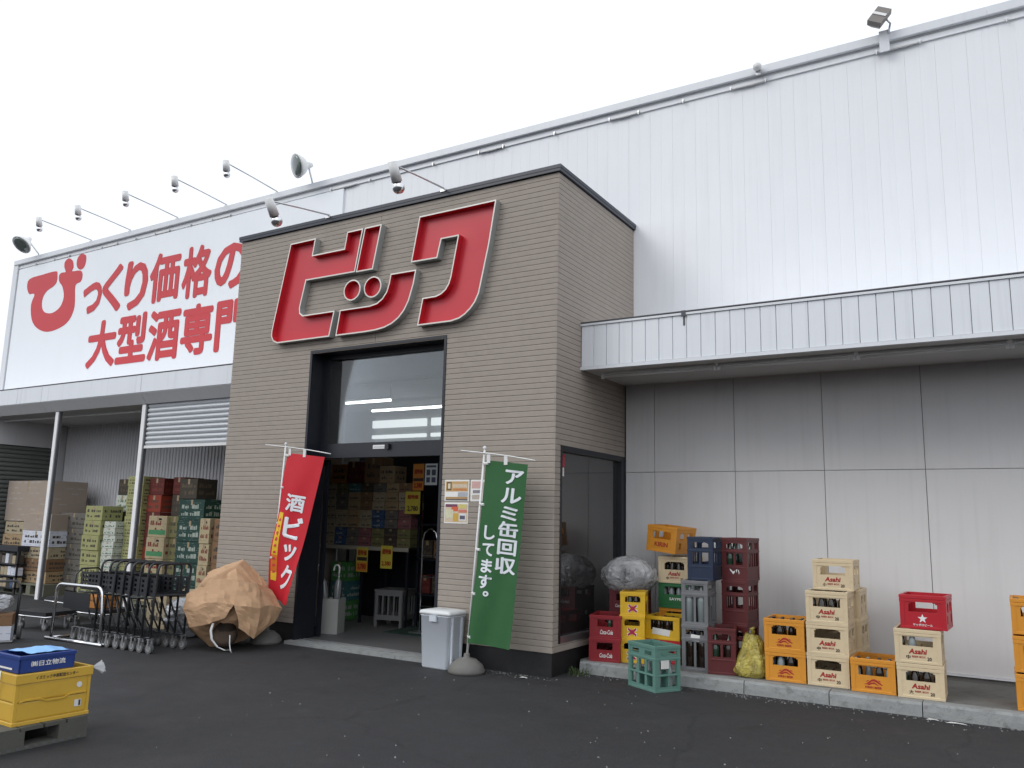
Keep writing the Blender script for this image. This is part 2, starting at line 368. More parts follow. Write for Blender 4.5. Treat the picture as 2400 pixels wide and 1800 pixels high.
# right canopy
cn = part('canopy', MB().box(-4.198, 2.6, 8.452, 9.98, 3.372, 3.885), M_joint)
fm = MB().extr([(.002, .028), (.002, .005), (.006, 0), (.152, 0), (.157, .005), (.157, .028)], 'z', 0, .478).mesh('fascia_panel', M_fascia)
x = -4.196
while x < 2.5:
    o = link('fascia_panel', fm, cn, keep=True); o.location = (x, 8.421, 3.388); x += .1595
part('top_trim', MB().extr([(8.405, 3.868), (8.405, 3.893), (8.44, 3.90), (9.99, 3.905), (9.99, 3.87)], 'x', -4.204, 2.6), M_trim, cn)
part('drip_edge', MB().box(-4.206, 2.6, 8.402, 8.46, 3.9005, 3.912), M_joint, cn)
part('clip', MB().box(-2.97, -2.92, 8.398, 8.404, 3.85, 3.915).box(-2.955, -2.935, 8.4165, 8.4195, 3.75, 3.85), M_joint, cn)
part('bottom_trim', MB().box(-4.204, 2.6, 8.412, 8.47, 3.345, 3.384), M_trim, cn)
part('soffit', MB().box(-4.196, 2.6, 8.471, 9.699, 3.355, 3.371), M_soffit, cn)
for i, (a, b) in enumerate(((-4.05, -2.70), (-2.66, -1.27), (-1.23, .06), (.10, 1.5))):
    t = thing('strip_light', ['unlit fluorescent strip light under the right canopy nearest the beige tower', 'unlit strip light under the right canopy, second from the beige tower', 'unlit strip light under the right canopy, third from the beige tower', 'unlit strip light under the right canopy at the right edge'][i], 'lamp', ((a+b)/2, 8.71, 3.355), 0, 'strip lights under the right canopy')
    h = (b-a)/2
    MB().box(-h, h, -.022, .022, -.028, -.001).build('batten', M_lampw, t)
    MB().cyl((-h+.03, 0, -.052), (h-.03, 0, -.052), .014, n=10).build('tube', M_offtube, t, True)
    for s_ in (-1, 1): MB().box(s_*h-.016, s_*h+.016, -.018, .018, -.075, -.029).build('lamp_holder', M_lampw, t)

# left canopy
lc = part('left_canopy', MB().extr([(8.42, 3.89), (8.42, 3.585), (8.56, 3.415), (8.60, 3.405), (10.2, 3.405), (10.2, 3.90)], 'x', -23.0, -9.51), M_chamfer)
for a, b in ((-23, -18.2), (-18.19, -16.31), (-16.30, -15.47), (-15.46, -12.47), (-12.46, -9.52)):
    part('fascia_panel', MB().box(a, b, 8.405, 8.419, 3.59, 3.885), M_fascia, lc)
    part('gutter_panel', MB().loft([[(a, 8.418, 3.584), (b, 8.418, 3.584), (b, 8.556, 3.414), (a, 8.556, 3.414)], [(a, 8.410, 3.578), (b, 8.410, 3.578), (b, 8.548, 3.408), (a, 8.548, 3.408)]]), M_chamfer, lc)
part('drip_edge', MB().box(-23, -9.51, 8.398, 8.46, 3.893, 3.905), M_joint, lc)

# storage bay under the left canopy
cw = MB(); prof = []; x = -17.55; i = 0
while x < -9.5:
    prof += [(x, 10.20), (x+.052, 10.20), (x+.062, 10.182), (x+.082, 10.182)]; x += .094
cw.v = [(p[0], p[1], z) for z in (0, 3.40) for p in prof]; n_ = len(prof)
for i in range(n_-1): cw.f.append((i, i+1, n_+i+1, n_+i)); cw.mi.append(0)
part('corrugated_wall', cw, M_corr)
part('bay_back', MB().box(-17.7, -9.5, 10.21, 10.24, 0, 3.40), M_inner)
sw = part('bay_side_wall', MB().box(-17.72, -17.58, 8.62, 10.2, 2.90, 3.40).box(-17.72, -17.58, 9.96, 10.2, 0, 2.90), M_corr)
part('bay_end_wall', MB().box(-20.1, -17.73, 8.9, 10.2, 0, 3.40), M_corr)
dm = MB().extr([(-.012, .002), (.012, .02), (.018, .045), (.012, .07), (-.012, .088)], 'y', 8.62, 9.955).mesh('shutter_slat', M_dshut)
ds = part('side_shutter', MB().box(-17.70, -17.66, 8.62, 9.955, 0, 2.90), M_joint, B)
for k in range(32):
    o = link('shutter_slat', dm, ds, keep=True); o.location = (-17.645, 0, .02+k*.09)
for x in (-15.15, -12.55):
    p = part('post', MB().box(x-.045, x+.045, 8.56, 8.64, 0, 3.405), M_post)
    part('guide_rail', MB().box(x+.046, x+.075, 8.575, 8.625, 0, 3.40), M_joint, p)
part('bay_conduit', MB().cyl((-17.5, 8.84, 3.36), (-9.6, 8.98, 3.36), .018, n=8), M_lampw, smooth=True)
rs = part('roller_shutter', MB().box(-12.46, -9.52, 8.612, 8.622, 2.70, 3.40), M_joint)
sm = MB().extr([(8.610, .002), (8.592, .018), (8.585, .040), (8.592, .062), (8.610, .078)], 'x', -12.465, -9.515).mesh('shutter_slat', M_shut)
for k in range(9):
    o = link('shutter_slat', sm, rs, keep=True); o.location = (0, 0, 2.705+k*.0795)
part('bottom_bar', MB().box(-12.47, -9.51, 8.575, 8.63, 2.655, 2.702), M_lampw, rs)

# ------------------------------------------------------------------ entrance tower
TX0, TX1, TY0, TY1 = -9.50, -4.20, 7.82, 10.03
DX0, DX1, DZ = -7.95, -5.70, 3.79
WY0, WY1, WZ0, WZ1 = 7.975, 9.62, .345, 2.40
tw = MB()
tw.box(TX0+.02, DX0, TY0+.02, TY0+.16, .24, 5.55).box(DX1, TX1-.02, TY0+.02, TY0+.16, .24, 5.55).box(DX0, DX1, TY0+.02, TY0+.16, DZ, 5.55)
tw.box(TX0+.02, TX0+.16, TY0+.16, TY1, .0, 5.55)
tw.box(TX1-.16, TX1-.02, TY0+.16, TY1, WZ1, 5.55).box(TX1-.16, TX1-.02, TY0+.16, WY0, .24, WZ1).box(TX1-.16, TX1-.02, WY0, TY1, .24, WZ0).box(TX1-.16, TX1-.02, WY1, TY1, WZ0, WZ1)
tower = part('entrance_tower', tw, M_sidback)
HB = .0626; NB = 85
def board(L): return [(.02, .0008), (.0015, .001), (0, .004), (0, HB-.011), (.0025, HB-.003), (.02, HB-.0024)], L
_bm = {}
def put_board(axis, a, b, z):
    key = (axis, round(b-a, 4))
    if key not in _bm:
        pf = board(0)[0]
        _bm[key] = (MB().extr(pf, 'x', 0, b-a) if axis == 'x' else MB().extr([(-p[0], p[1]) for p in pf], 'y', 0, b-a)).mesh('siding_board', M_siding)
    o = link('siding_board', _bm[key], tower, keep=True)
    o.location = (a, TY0, z) if axis == 'x' else (TX1, a, z)
for k in range(NB):
    z = .24+k*HB
    if z+HB > DZ: put_board('x', TX0, -6.832, z); put_board('x', -6.828, TX1-.02, z)
    else: put_board('x', TX0, DX0-.002, z); put_board('x', DX1+.002, TX1-.02, z)
    y0, y1 = TY0+.001, (TY1-.02 if z > 3.9 else 9.698)
    if z+HB > WZ1 or z+HB < WZ0+.03: put_board('y', y0, y1, z)
    else: put_board('y', y0, WY0-.03, z)
part('cap', MB().box(TX0-.03, TX1+.03, TY0-.03, TY1-.03, 5.565, 5.60).box(TX0-.035, TX1+.035, TY0-.035, TY1-.03, 5.601, 5.642), M_cap)
part('plinth', MB().box(TX0, DX0+.01, TY0+.012, TY0+.17, 0, .239), M_base)
part('plinth', MB().extr([(DX1-.01, TY0+.012), (TX1-.012, TY0+.012), (TX1-.012, 9.9), (TX1-.17, 9.9), (TX1-.17, TY0+.17), (DX1-.01, TY0+.17)], 'z', 0, .239), M_base)
# door surround, transom and glass
dr = part('door_frame', MB().box(DX0+.0, DX0+.035, 7.812, 8.16, .02, DZ), M_black)
part('jamb', MB().box(DX1-.035, DX1, 7.812, 8.16, .02, DZ), M_black, dr)
part('head', MB().box(DX0+.036, DX1-.036, 7.812, 8.16, DZ-.035, DZ+.001), M_black, dr)
part('transom_bar', MB().box(-8.6, DX1-.036, 8.06, 8.16, 2.362, 2.552), M_black, dr)
part('top_bar', MB().box(DX0+.036, DX1-.036, 8.07, 8.15, 3.70, 3.754), M_black, dr)
part('mullion', MB().box(DX0+.036, DX0+.10, 8.075, 8.15, 2.553, 3.70), M_black, dr)
part('transom_pane', MB().box(DX0+.10, DX1-.036, 8.105, 8.113, 2.553, 3.70), M_glass, dr)
part('sensor_plate', MB().box(-6.98, -6.74, 8.052, 8.059, 2.465, 2.515).box(-6.965, -6.755, 8.050, 8.0515, 2.481, 2.497, 1), [M_lampw, M_chamfer], dr)
part('sensor', MB().box(-6.76, -6.70, 8.02, 8.058, 2.455, 2.525), M_black, dr)
part('door_leaf', MB().box(-8.90, -8.84, 8.20, 8.24, .05, 2.35).box(-7.93, -7.87, 8.20, 8.24, .05, 2.35).box(-8.84, -7.93, 8.20, 8.24, 2.27, 2.35).box(-8.84, -7.93, 8.20, 8.24, .05, .16), M_black, dr)
part('threshold', MB().box(DX0-.02, DX1+.02, 7.70, 8.03, -.02, .040), M_conc)
part('threshold_rail', MB().box(DX0+.04, DX1-.04, 7.90, 7.915, .0405, .046).box(DX0+.04, DX1-.04, 7.97, 7.985, .0405, .046), M_steel)
# side window
wf = part('side_window', MB().box(TX1-.10, TX1+.004, WY0-.03, WY0+.015, WZ0-.02, WZ1+.03), M_black)
part('frame', MB().box(TX1-.10, TX1+.004, WY1-.03, 9.698, WZ0-.02, WZ1+.03), M_black, wf)
part('frame', MB().box(TX1-.10, TX1+.004, WY0+.016, WY1-.031, WZ1-.03, WZ1+.03), M_black, wf)
part('frame', MB().box(TX1-.10, TX1+.006, WY0+.016, WY1-.031, WZ0-.02, WZ0+.04), M_steel, wf)
part('pane', MB().box(TX1-.062, TX1-.054, WY0+.016, WY1-.031, WZ0+.041, WZ1-.031), M_sideglass, wf)
part('lightening_board', MB().box(-4.80, -4.78, 8.05, 9.68, WZ0, WZ1), mat('lightening_board_brown', (.46,.38,.33), .8, .2, 3), wf)  # board added behind the pane, pale brown to lighten the dark window
part('inner_sash', MB().box(TX1-.12, TX1-.108, WY1-.22, WY1-.19, WZ0+.04, WZ1-.03).box(TX1-.12, TX1-.108, WY0+.016, WY1-.23, WZ1-.19, WZ1-.175), M_steel, wf)
part('sticker', MB().box(TX1-.0535, TX1-.0525, WY0+.03, WY0+.17, 2.20, 2.345).box(TX1-.0535, TX1-.0525, WY0+.03, WY0+.16, 2.10, 2.195, 1), [mat('red_sticker', (.45,.02,.04), .5), M_lampw], wf)

# ------------------------------------------------------------------ shop interior
part('shop_floor', MB().extr([(-13.2,10.25),(TX0+.165,10.25),(TX0+.165,8.03),(TX1-.165,8.03),(TX1-.165,16.0),(-13.2,16.0)], 'z', -.02, .040), M_tile)
part('shop_ceiling', MB().box(-13.2, -4.3, 10.25, 13.0, 3.78, 3.86).box(TX0+.165, TX1-.165, 7.985, 10.245, 3.80, 3.88), M_ceil)
part('shop_back_wall', MB().box(-13.3, -4.2, 13.0, 13.1, 0, 3.9), M_inner)
part('shop_side_wall', MB().box(-13.3, -13.2, 10.25, 16.0, 0, 3.9), M_inner)
part('shop_side_wall', MB().box(TX1-.165, TX1-.155, 9.95, 16, 0, 3.9), M_inner)
for (a, b, y, z, lb) in ((-10.15, -8.70, 10.45, 3.52, 'lit fluorescent tube seen through the transom glass, nearest the door'), (-10.4, -8.65, 11.9, 3.60, 'lit fluorescent tube deeper in the shop behind the nearest one'), (-7.6, -6.2, 12.3, 3.60, 'lit fluorescent tube far inside the shop on the right')):
    t = thing('ceiling_light', lb, 'lamp', ((a+b)/2, y, z), 0, 'lit tubes inside the shop'); h = (b-a)/2
    MB().box(-h, h, -.04, .04, .03, .06).build('batten', M_lampw, t)
    MB().box(-h+.02, -h+.04, -.01, .01, .06, 3.78-z).build('hanger', M_lampw, t); MB().box(h-.04, h-.02, -.01, .01, .06, 3.78-z).build('hanger', M_lampw, t)
    MB().cyl((-h+.02, 0, .005), (h-.02, 0, .005), .018, n=8).build('tube', M_tube, t, True)

# ------------------------------------------------------------------ signs
wsn = thing('wall_sign', 'white wall board with big red Japanese lettering left of the beige tower', 'sign', (-14.8, 9.985, 4.0))
MB().box(-19.93, -9.6, 9.962, 9.9985, 3.915, 7.235).build('board', M_sign, wsn, keep=True)
bi = [(-19.484,6.756),(-19.413,6.934),(-18.9,6.965),(-18.359,6.974),(-18.267,6.900),(-18.256,6.717),(-18.366,6.625),(-18.62,6.54),(-18.753,6.40),(-18.754,6.20),(-18.611,6.04),(-18.287,5.985),(-18.002,6.09),(-17.896,6.309),(-17.996,6.561),(-18.151,6.703),(-18.182,6.858),(-18.08,6.902),(-17.936,6.900),(-18.009,7.016),(-18.014,7.148),(-17.870,7.207),(-17.704,7.122),(-17.648,6.964),(-17.682,6.879),(-17.356,6.848),(-17.261,6.731),(-17.307,6.589),(-17.491,6.525),(-17.44,6.165),(-17.45,5.961),(-17.586,5.741),(-17.906,5.605),(-18.407,5.561),(-18.852,5.696),(-19.117,5.937),(-19.215,6.287),(-19.12,6.50),(-19.20,6.555),(-19.361,6.568)]
dot = [(-17.404,7.236),(-17.23,7.19),(-17.185,7.08),(-17.22,6.93),(-17.34,6.872),(-17.47,6.92),(-17.535,7.03),(-17.52,7.16)]
MB().extr(ccw(smoothpoly(bi, 3)), 'y', 9.9615, 9.956).build('letter', M_paint, wsn, keep=True)
MB().extr(ccw(smoothpoly(dot, 4)), 'y', 9.9615, 9.956).build('letter', M_paint, wsn, keep=True)
for ch, x0, x1, z0, z1 in (('っ',-17.15,-16.45,5.80,6.50),('く',-16.45,-15.74,5.745,6.80),('り',-15.66,-14.88,5.71,6.79),('価',-14.83,-13.87,5.765,6.82),('格',-13.79,-12.91,5.73,6.80),('の',-12.83,-11.90,5.78,6.69),
        ('大',-16.78,-15.76,4.57,5.60),('型',-15.74,-14.73,4.585,5.63),('酒',-14.70,-13.71,4.56,5.61),('専',-13.67,-12.74,4.58,5.60),('門',-12.67,-11.72,4.58,5.57)):
    text_mb(ch, x0, x1, z0, z1, 9.958, .035, step=.0004).build('letter', M_paint, wsn, keep=True)

csn = thing('channel_letter_sign', 'three red open channel letters with cream rims above the entrance', 'sign', (-6.8, 7.8, 3.9))
A_ = [(-8.311,5.305),(-7.835,5.310),(-7.871,5.077),(-7.306,5.080),(-7.270,5.305),(-6.995,5.308),(-7.097,4.730),(-7.965,4.733),(-8.050,4.364),(-8.040,4.292),(-7.985,4.253),(-7.412,4.253),(-7.481,3.910),(-8.441,3.910),(-8.523,3.945),(-8.566,4.015),(-8.566,4.096)]
B_ = [(-6.967,5.308),(-6.681,5.312),(-6.794,4.723),(-7.079,4.723)]
D_ = [(-7.318,4.250),(-6.815,4.250),(-6.70,4.268),(-6.615,4.318),(-6.551,4.396),(-6.518,4.494),(-6.496,4.623),(-6.089,4.622),(-6.120,4.441),(-6.186,4.231),(-6.25,4.12),(-6.333,4.034),(-6.44,3.97),(-6.557,3.933),(-6.70,3.914),(-6.887,3.908),(-7.372,3.908)]
E_ = [(-6.076,5.305),(-4.944,5.312),(-5.026,4.786),(-5.126,4.309),(-5.150,4.20),(-5.20,4.10),(-5.26,4.03),(-5.337,3.968),(-5.42,3.926),(-5.540,3.904),(-6.040,3.904),(-5.976,4.246),(-5.77,4.250),(-5.70,4.272),(-5.64,4.315),(-5.595,4.38),(-5.570,4.458),(-5.481,4.951),(-5.722,4.951),(-5.776,4.719),(-6.180,4.722)]
circ = lambda cx, cz, rx, rz: [(cx+rx*math.cos(t), cz+rz*math.sin(t)) for t in [2*math.pi*i/28 for i in range(28)]]
for pl in (A_, B_, D_, E_, circ(-7.128, 4.492, .145, .140), circ(-6.782, 4.489, .145, .140)):
    o_ = ccw([(p[0]*1.0085, 1.6+(p[1]-1.6)*1.0085) for p in pl]); i_ = inset(o_, .017); yb, yf, yr = 7.8195, 7.725, 7.812
    sd = MB().loft([[(p[0], yb, p[1]) for p in o_], [(p[0], yf, p[1]) for p in o_]], cap=False).build('letter', M_return, csn, keep=True)
    MB().loft([[(p[0], yf, p[1]) for p in o_], [(p[0], yf-.001, p[1]) for p in i_]], cap=False).build('rim', M_cream, sd, keep=True)
    fc = MB().loft([[(p[0], yf-.001, p[1]) for p in i_], [(p[0], yr, p[1]) for p in i_]], cap=False); fc.face([(p[0], yr, p[1]) for p in i_]); fc.build('face', M_red, sd, keep=True)

# ------------------------------------------------------------------ lamps on the roof edge and tower
def arm_lamp(base, tip, d, label, L=.20, rb=.075, group=None):
    t = thing('arm_spotlight', label, 'lamp', base, 0, group)
    T = Vector(tip)-Vector(base); d = Vector(d).normalized()
    MB().tube([(0, 0, -.02), (0, 0, .03), tuple(T*.5+Vector((0, 0, .02))), tuple(T)], .011, 8).build('arm', M_steel, t, True)
    MB().box(-.04, .04, -.03, .03, -.02, .012).build('base_plate', M_steel, t)
    p = T; MB().cyl(p-d*.03, p+d*L, .055, .062, 16).build('housing', M_lampw, t, True)
    MB().cyl(p+d*L, p+d*(L+.015), .045, .045, 14).build('collar', M_steel, t, True)
    mb = MB(); c = p+d*(L+.065); a = d.orthogonal().normalized(); b = d.cross(a)
    mb.loft([[c+d*(rb*math.cos(th))+(a*math.cos(ph)+b*math.sin(ph))*(rb*math.sin(th)) for ph in [2*math.pi*j/16 for j in range(16)]] for th in [math.pi*k/10 for k in range(1, 9)]][::-1]).build('bulb', M_mirror, t, True)
arm_lamp((-7.755, 7.80, 5.642), (-7.755, 6.74, 5.50), (.0, .55, -.83), 'chrome ended spotlight on a long arm, left of the two on the beige tower', group='spotlights on the tower')
arm_lamp((-5.814, 7.80, 5.642), (-5.814, 6.80, 5.59), (.0, .45, -.89), 'chrome ended spotlight on a long arm, right of the two on the beige tower', group='spotlights on the tower')
ords = ['nearest the beige tower', 'second from the beige tower', 'third from the beige tower', 'fourth from the beige tower', 'farthest from the beige tower']
for i, x in enumerate((-11.28, -12.665, -14.13, -15.69, -17.09)):
    arm_lamp((x, 9.98, 7.485), (x, 8.80, 7.61), (0, .18, -.98), 'small spotlight on a thin arm over the red lettered board, '+ords[i], L=.15, rb=.06, group='spotlights above the red lettered board')
def disc_lamp(c, d, r, label):
    t = thing('round_floodlight', label, 'lamp', (c[0], 9.99, 7.485), 0, 'round floodlights on the roof edge')
    o = Vector(c)-Vector((c[0], 9.99, 7.485)); d = Vector(d).normalized(); a = d.orthogonal().normalized(); b = d.cross(a)
    ring = lambda s_, rr: [o+d*s_+(a*math.cos(q)+b*math.sin(q))*rr for q in [2*math.pi*j/24 for j in range(24)]]
    MB().loft([ring(-.30, .035), ring(-.24, .06), ring(-.20, .06), ring(-.12, .15), ring(-.02, r), ring(.01, r*1.03), ring(.012, r*.95)]).build('reflector', M_lampw, t, True)
    MB().loft([ring(.013, r*.94), ring(.03, r*.75), ring(.042, r*.4), ring(.045, r*.05)]).build('lens', M_lens, t, True)
    MB().tube([(.0, .02, -.02), (0, .02, .05), tuple(o-d*.22)], .016, 8).build('bracket', M_steel, t, True)
disc_lamp((-10.42, 9.62, 7.69), (-.30, -.80, -.30), .21, 'round glass floodlight standing above the roof edge left of the beige tower')
disc_lamp((-19.25, 9.60, 7.64), (.10, -.55, -.62), .22, 'round floodlight at the far left end of the roof')
t = thing('square_floodlight', 'dark square floodlight tilted on the roof edge at top right', 'lamp', (-.945, 9.90, 7.30))
Mr = Matrix.Translation((-.03, -.12, .29)) @ Matrix.Rotation(R(30), 4, 'Y') @ Matrix.Rotation(R(-22), 4, 'X')
MB().loft([[(-.083,-.05,-.125),(.083,-.05,-.125),(.083,-.05,.125),(-.083,-.05,.125)],[(-.083,.02,-.125),(.083,.02,-.125),(.083,.02,.125),(-.083,.02,.125)],[(-.05,.08,-.08),(.05,.08,-.08),(.05,.08,.08),(-.05,.08,.08)]]).xf(Mr).build('housing', M_bronze, t)
MB().box(-.078, .078, -.058, -.0505, -.012, .028).xf(Mr).build('lamp_tube', M_lampw, t)
MB().box(-.055, .055, -.012, .0, -.09, .18).build('mounting_plate', M_trim, t)
MB().tube([(.05, -.01, .13), (.08, -.06, .22), (.04, -.10, .27)], .012, 8).build('bracket', M_steel, t, True)
t = thing('security_sensor', 'small grey sensor lamp clipped to the roof edge right of centre', 'lamp', (-2.43, 9.90, 7.36))
MB().lathe([(.02, .0), (.05, .02), (.055, .07), (.03, .10)], (0, -.06, 0), 12).build('head', M_lampw, t, True)
MB().box(-.03, .03, -.03, -.001, -.04, .06).build('clip', M_steel, t)

# ------------------------------------------------------------------ posters on the tower
def sheet(name, label, cat, x0, x1, z0, z1, y, prints, base=(.80,.79,.75)):
    t = thing(name, label, cat, ((x0+x1)/2, y, z0), 0)
    MB().box(x0, x1, y-.002, y, z0, z1).build('paper', mat('paper', base, .6, .03), t, keep=True)
    for i, (u0, u1, v0, v1, c) in enumerate(prints):
        MB().face([(x0+(x1-x0)*u0, y-.003-.0002*i, z0+(z1-z0)*v0), (x0+(x1-x0)*u1, y-.003-.0002*i, z0+(z1-z0)*v0), (x0+(x1-x0)*u1, y-.003-.0002*i, z0+(z1-z0)*v1), (x0+(x1-x0)*u0, y-.003-.0002*i, z0+(z1-z0)*v1)]).build('print', mat('print_ink', c, .6, .35, 60), t, keep=True)
    return t
PY = 7.8185
sheet('poster', 'orange and cream poster taped right of the door, upper left of three', 'poster', -5.648, -5.307, 1.805, 2.052, PY, [(.04,.96,.45,.92,(.55,.34,.14)),(.08,.28,.50,.90,(.16,.10,.05)),(.13,.23,.58,.82,(.7,.62,.45)),(.32,.92,.62,.80,(.60,.50,.36)),(.34,.90,.50,.58,(.55,.20,.07)),(.05,.95,.10,.20,(.42,.25,.10)),(.05,.95,.04,.09,(.05,.05,.06)),(.55,.95,.22,.42,(.40,.42,.45))])
sheet('poster', 'pale pink poster taped right of the door, half behind the green banner pole', 'poster', -5.286, -5.010, 1.805, 2.050, PY, [(.05,.55,.60,.92,(.62,.38,.34)),(.60,.95,.15,.90,(.50,.36,.30)),(.08,.55,.10,.30,(.48,.42,.36)),(.12,.5,.38,.52,(.24,.22,.25))])
sheet('poster', 'colourful red and yellow food poster taped below the orange one', 'poster', -5.644, -5.311, 1.552, 1.790, PY, [(.03,.97,.06,.92,(.62,.50,.36)),(.05,.55,.78,.92,(.16,.05,.10)),(.30,.58,.58,.80,(.62,.12,.05)),(.06,.38,.25,.66,(.62,.60,.42)),(.38,.62,.10,.48,(.58,.36,.06)),(.60,.92,.72,.92,(.60,.52,.16)),(.60,.95,.52,.66,(.62,.20,.14)),(.62,.92,.14,.48,(.70,.70,.74)),(.66,.88,.20,.38,(.10,.10,.14))])

# ------------------------------------------------------------------ banners
def banner(name, label, base, top, q, clothm, amp, ph):
    """q: the cloth's corners TL, TR, BR, BL"""
    t = thing(name, label, 'banner', base)
    bx, by, _ = base; mb_ = lambda: MB()
    MB().lathe([(.19, 0), (.20, .03), (.17, .09), (.10, .145), (.035, .16), (.03, .20)], (0, 0, 0), 28).build('weight', mat('resin_weight', (.15,.145,.135), .7, .2, 9, dirt=.4), t, True)
    P0 = Vector((0, 0, .12)); P1 = Vector(top)-Vector(base)
    MB().tube([P0, P0.lerp(P1, .45), P1], .013, 10).build('pole', M_lampw, t, True)
    MB().lathe([(.013, 0), (.02, .01), (.02, .03), (.008, .04)], tuple(P1), 10).build('finial', M_lampw, t, True)
    Q = [Vector(p)-Vector(base) for p in q]
    bar = [Q[0].lerp(Q[1], s_)+Vector((0, 0, .075-.02*max(0, s_)**2)) for s_ in (-.62, -.2, .2, .6, 1.02, 1.16)]
    MB().tube(bar, .007, 8).build('crossbar', M_lampw, t, True)
    def f(u, v, off=0.0):
        p = Q[0].lerp(Q[1], u).lerp(Q[3].lerp(Q[2], u), v)
        w = amp*(math.sin(u*5.2+v*4.1+ph)*(.25+.75*v)+.45*math.sin(u*11+v*9+ph*2)*v+.5*math.sin(v*13+ph)*(1-u)*.6)
        return (p.x+.25*w*v, p.y+w-off, p.z)
    nu, nv = 22, 60; mb = MB()
    mb.v = [f(i/nu, j/nv) for j in range(nv+1) for i in range(nu+1)]
    for j in range(nv):
        for i in range(nu): a = j*(nu+1)+i; mb.f.append((a, a+1, a+nu+2, a+nu+1)); mb.mi.append(0)
    cl = mb.build('cloth', clothm, t, True)
    for s_ in (.06, .48): 
        p = Vector(f(s_, 0)); MB().box(p.x-.022, p.x+.022, p.y-.006, p.y+.006, p.z-.03, p.z+.075).build('loop', M_lampw, t)
    for v in (.02, .25, .5, .74, .97):
        p = Vector(f(0, v)); pp = P0.lerp(P1, (p.z-P0.z)/(P1.z-P0.z)); MB().tube([pp, (pp+p)/2, p+Vector((.03, -.004, 0))], .016, 6).build('loop', M_lampw, t)
    return t, cl, f
def banner_text(cl, f, s_, u0, u1, v0, v1, m, off=.004):
    vs, fs, w, h = glyphs(s_, .03); mb = MB()
    for x, y, li in vs: mb.v.append(f(u0+(u1-u0)*x/w, v1+(v0-v1)*y/h, off+li*.0003))
    for q in fs: mb.f.append(q); mb.mi.append(0)
    # refine so that the writing follows the folds
    me = mb.mesh('letter', m); bm = bmesh.new(); bm.from_mesh(me); bmesh.ops.triangulate(bm, faces=bm.faces[:]); bm.to_mesh(me); bm.free()
    return link('letter', me, cl)
M_bwhite = mat('white_print', (.72,.75,.78), .7, .05)
gcl = mat('green_banner_cloth', (.022,.105,.030), .75, .12, 8, bump=.1, bscale=300); rcl = mat('red_banner_cloth', (.52,.006,.018), .7, .1, 8, bump=.1, bscale=300)
t, cl, f = banner('banner_stand', 'green upright banner with white Japanese writing right of the door', (-5.055, 7.50, 0), (-4.915, 7.52, 2.36), [(-4.885,7.50,2.245),(-4.368,7.53,2.19),(-4.505,7.46,.29),(-5.005,7.46,.32)], gcl, .020, .6)
for ch, u0, u1, v0, v1 in (('ア',.50,.94,.040,.120),('ル',.46,.93,.140,.225),('ミ',.50,.88,.243,.318),('缶',.48,.92,.325,.410),('回',.50,.92,.422,.508),('収',.48,.94,.520,.610),('し',.13,.41,.36,.437),('て',.11,.42,.455,.525),('ま',.12,.42,.542,.617),('す',.10,.44,.627,.702),('。',.27,.40,.712,.742)):
    banner_text(cl, f, ch, u0, u1, v0, v1, M_bwhite)
t, cl, f = banner('banner_stand', 'red upright banner with white and yellow lettering left of the door', (-8.20, 7.61, 0), (-8.081, 7.61, 2.50), [(-8.049,7.61,2.403),(-7.406,7.63,2.336),(-7.745,7.52,.50),(-8.125,7.50,.60)], rcl, .030, 2.2)
for ch, u0, u1, v0, v1 in (('酒',.22,.74,.28,.40),('ビ',.26,.82,.43,.585),('ッ',.34,.80,.62,.735),('ク',.40,.84,.755,.925)):
    banner_text(cl, f, ch, u0, u1, v0, v1, M_bwhite)
st = MB(); n_ = 24
M_ylw = mat('yellow_print', (.72,.45,.02), .7, .3, 18); M_org = mat('orange_print', (.62,.16,.01), .7, .3, 18)
for k in range(n_):
    v0, v1 = .42+k*.47/n_, .42+(k+1)*.47/n_
    st.face([f(.05, v1, .003), f(.20, v1, .003), f(.20, v0, .003), f(.05, v0, .003)], 0 if (k < 15 or k > 20) else 1)
st.build('stripe', [M_ylw, M_org], cl)
for k in range(9):
    v = .46+k*.045; MB().face([f(.09, v+.022, .005), f(.16, v+.016, .005), f(.15, v, .005), f(.10, v+.004, .005)]).build('stripe_mark', M_paint, cl)

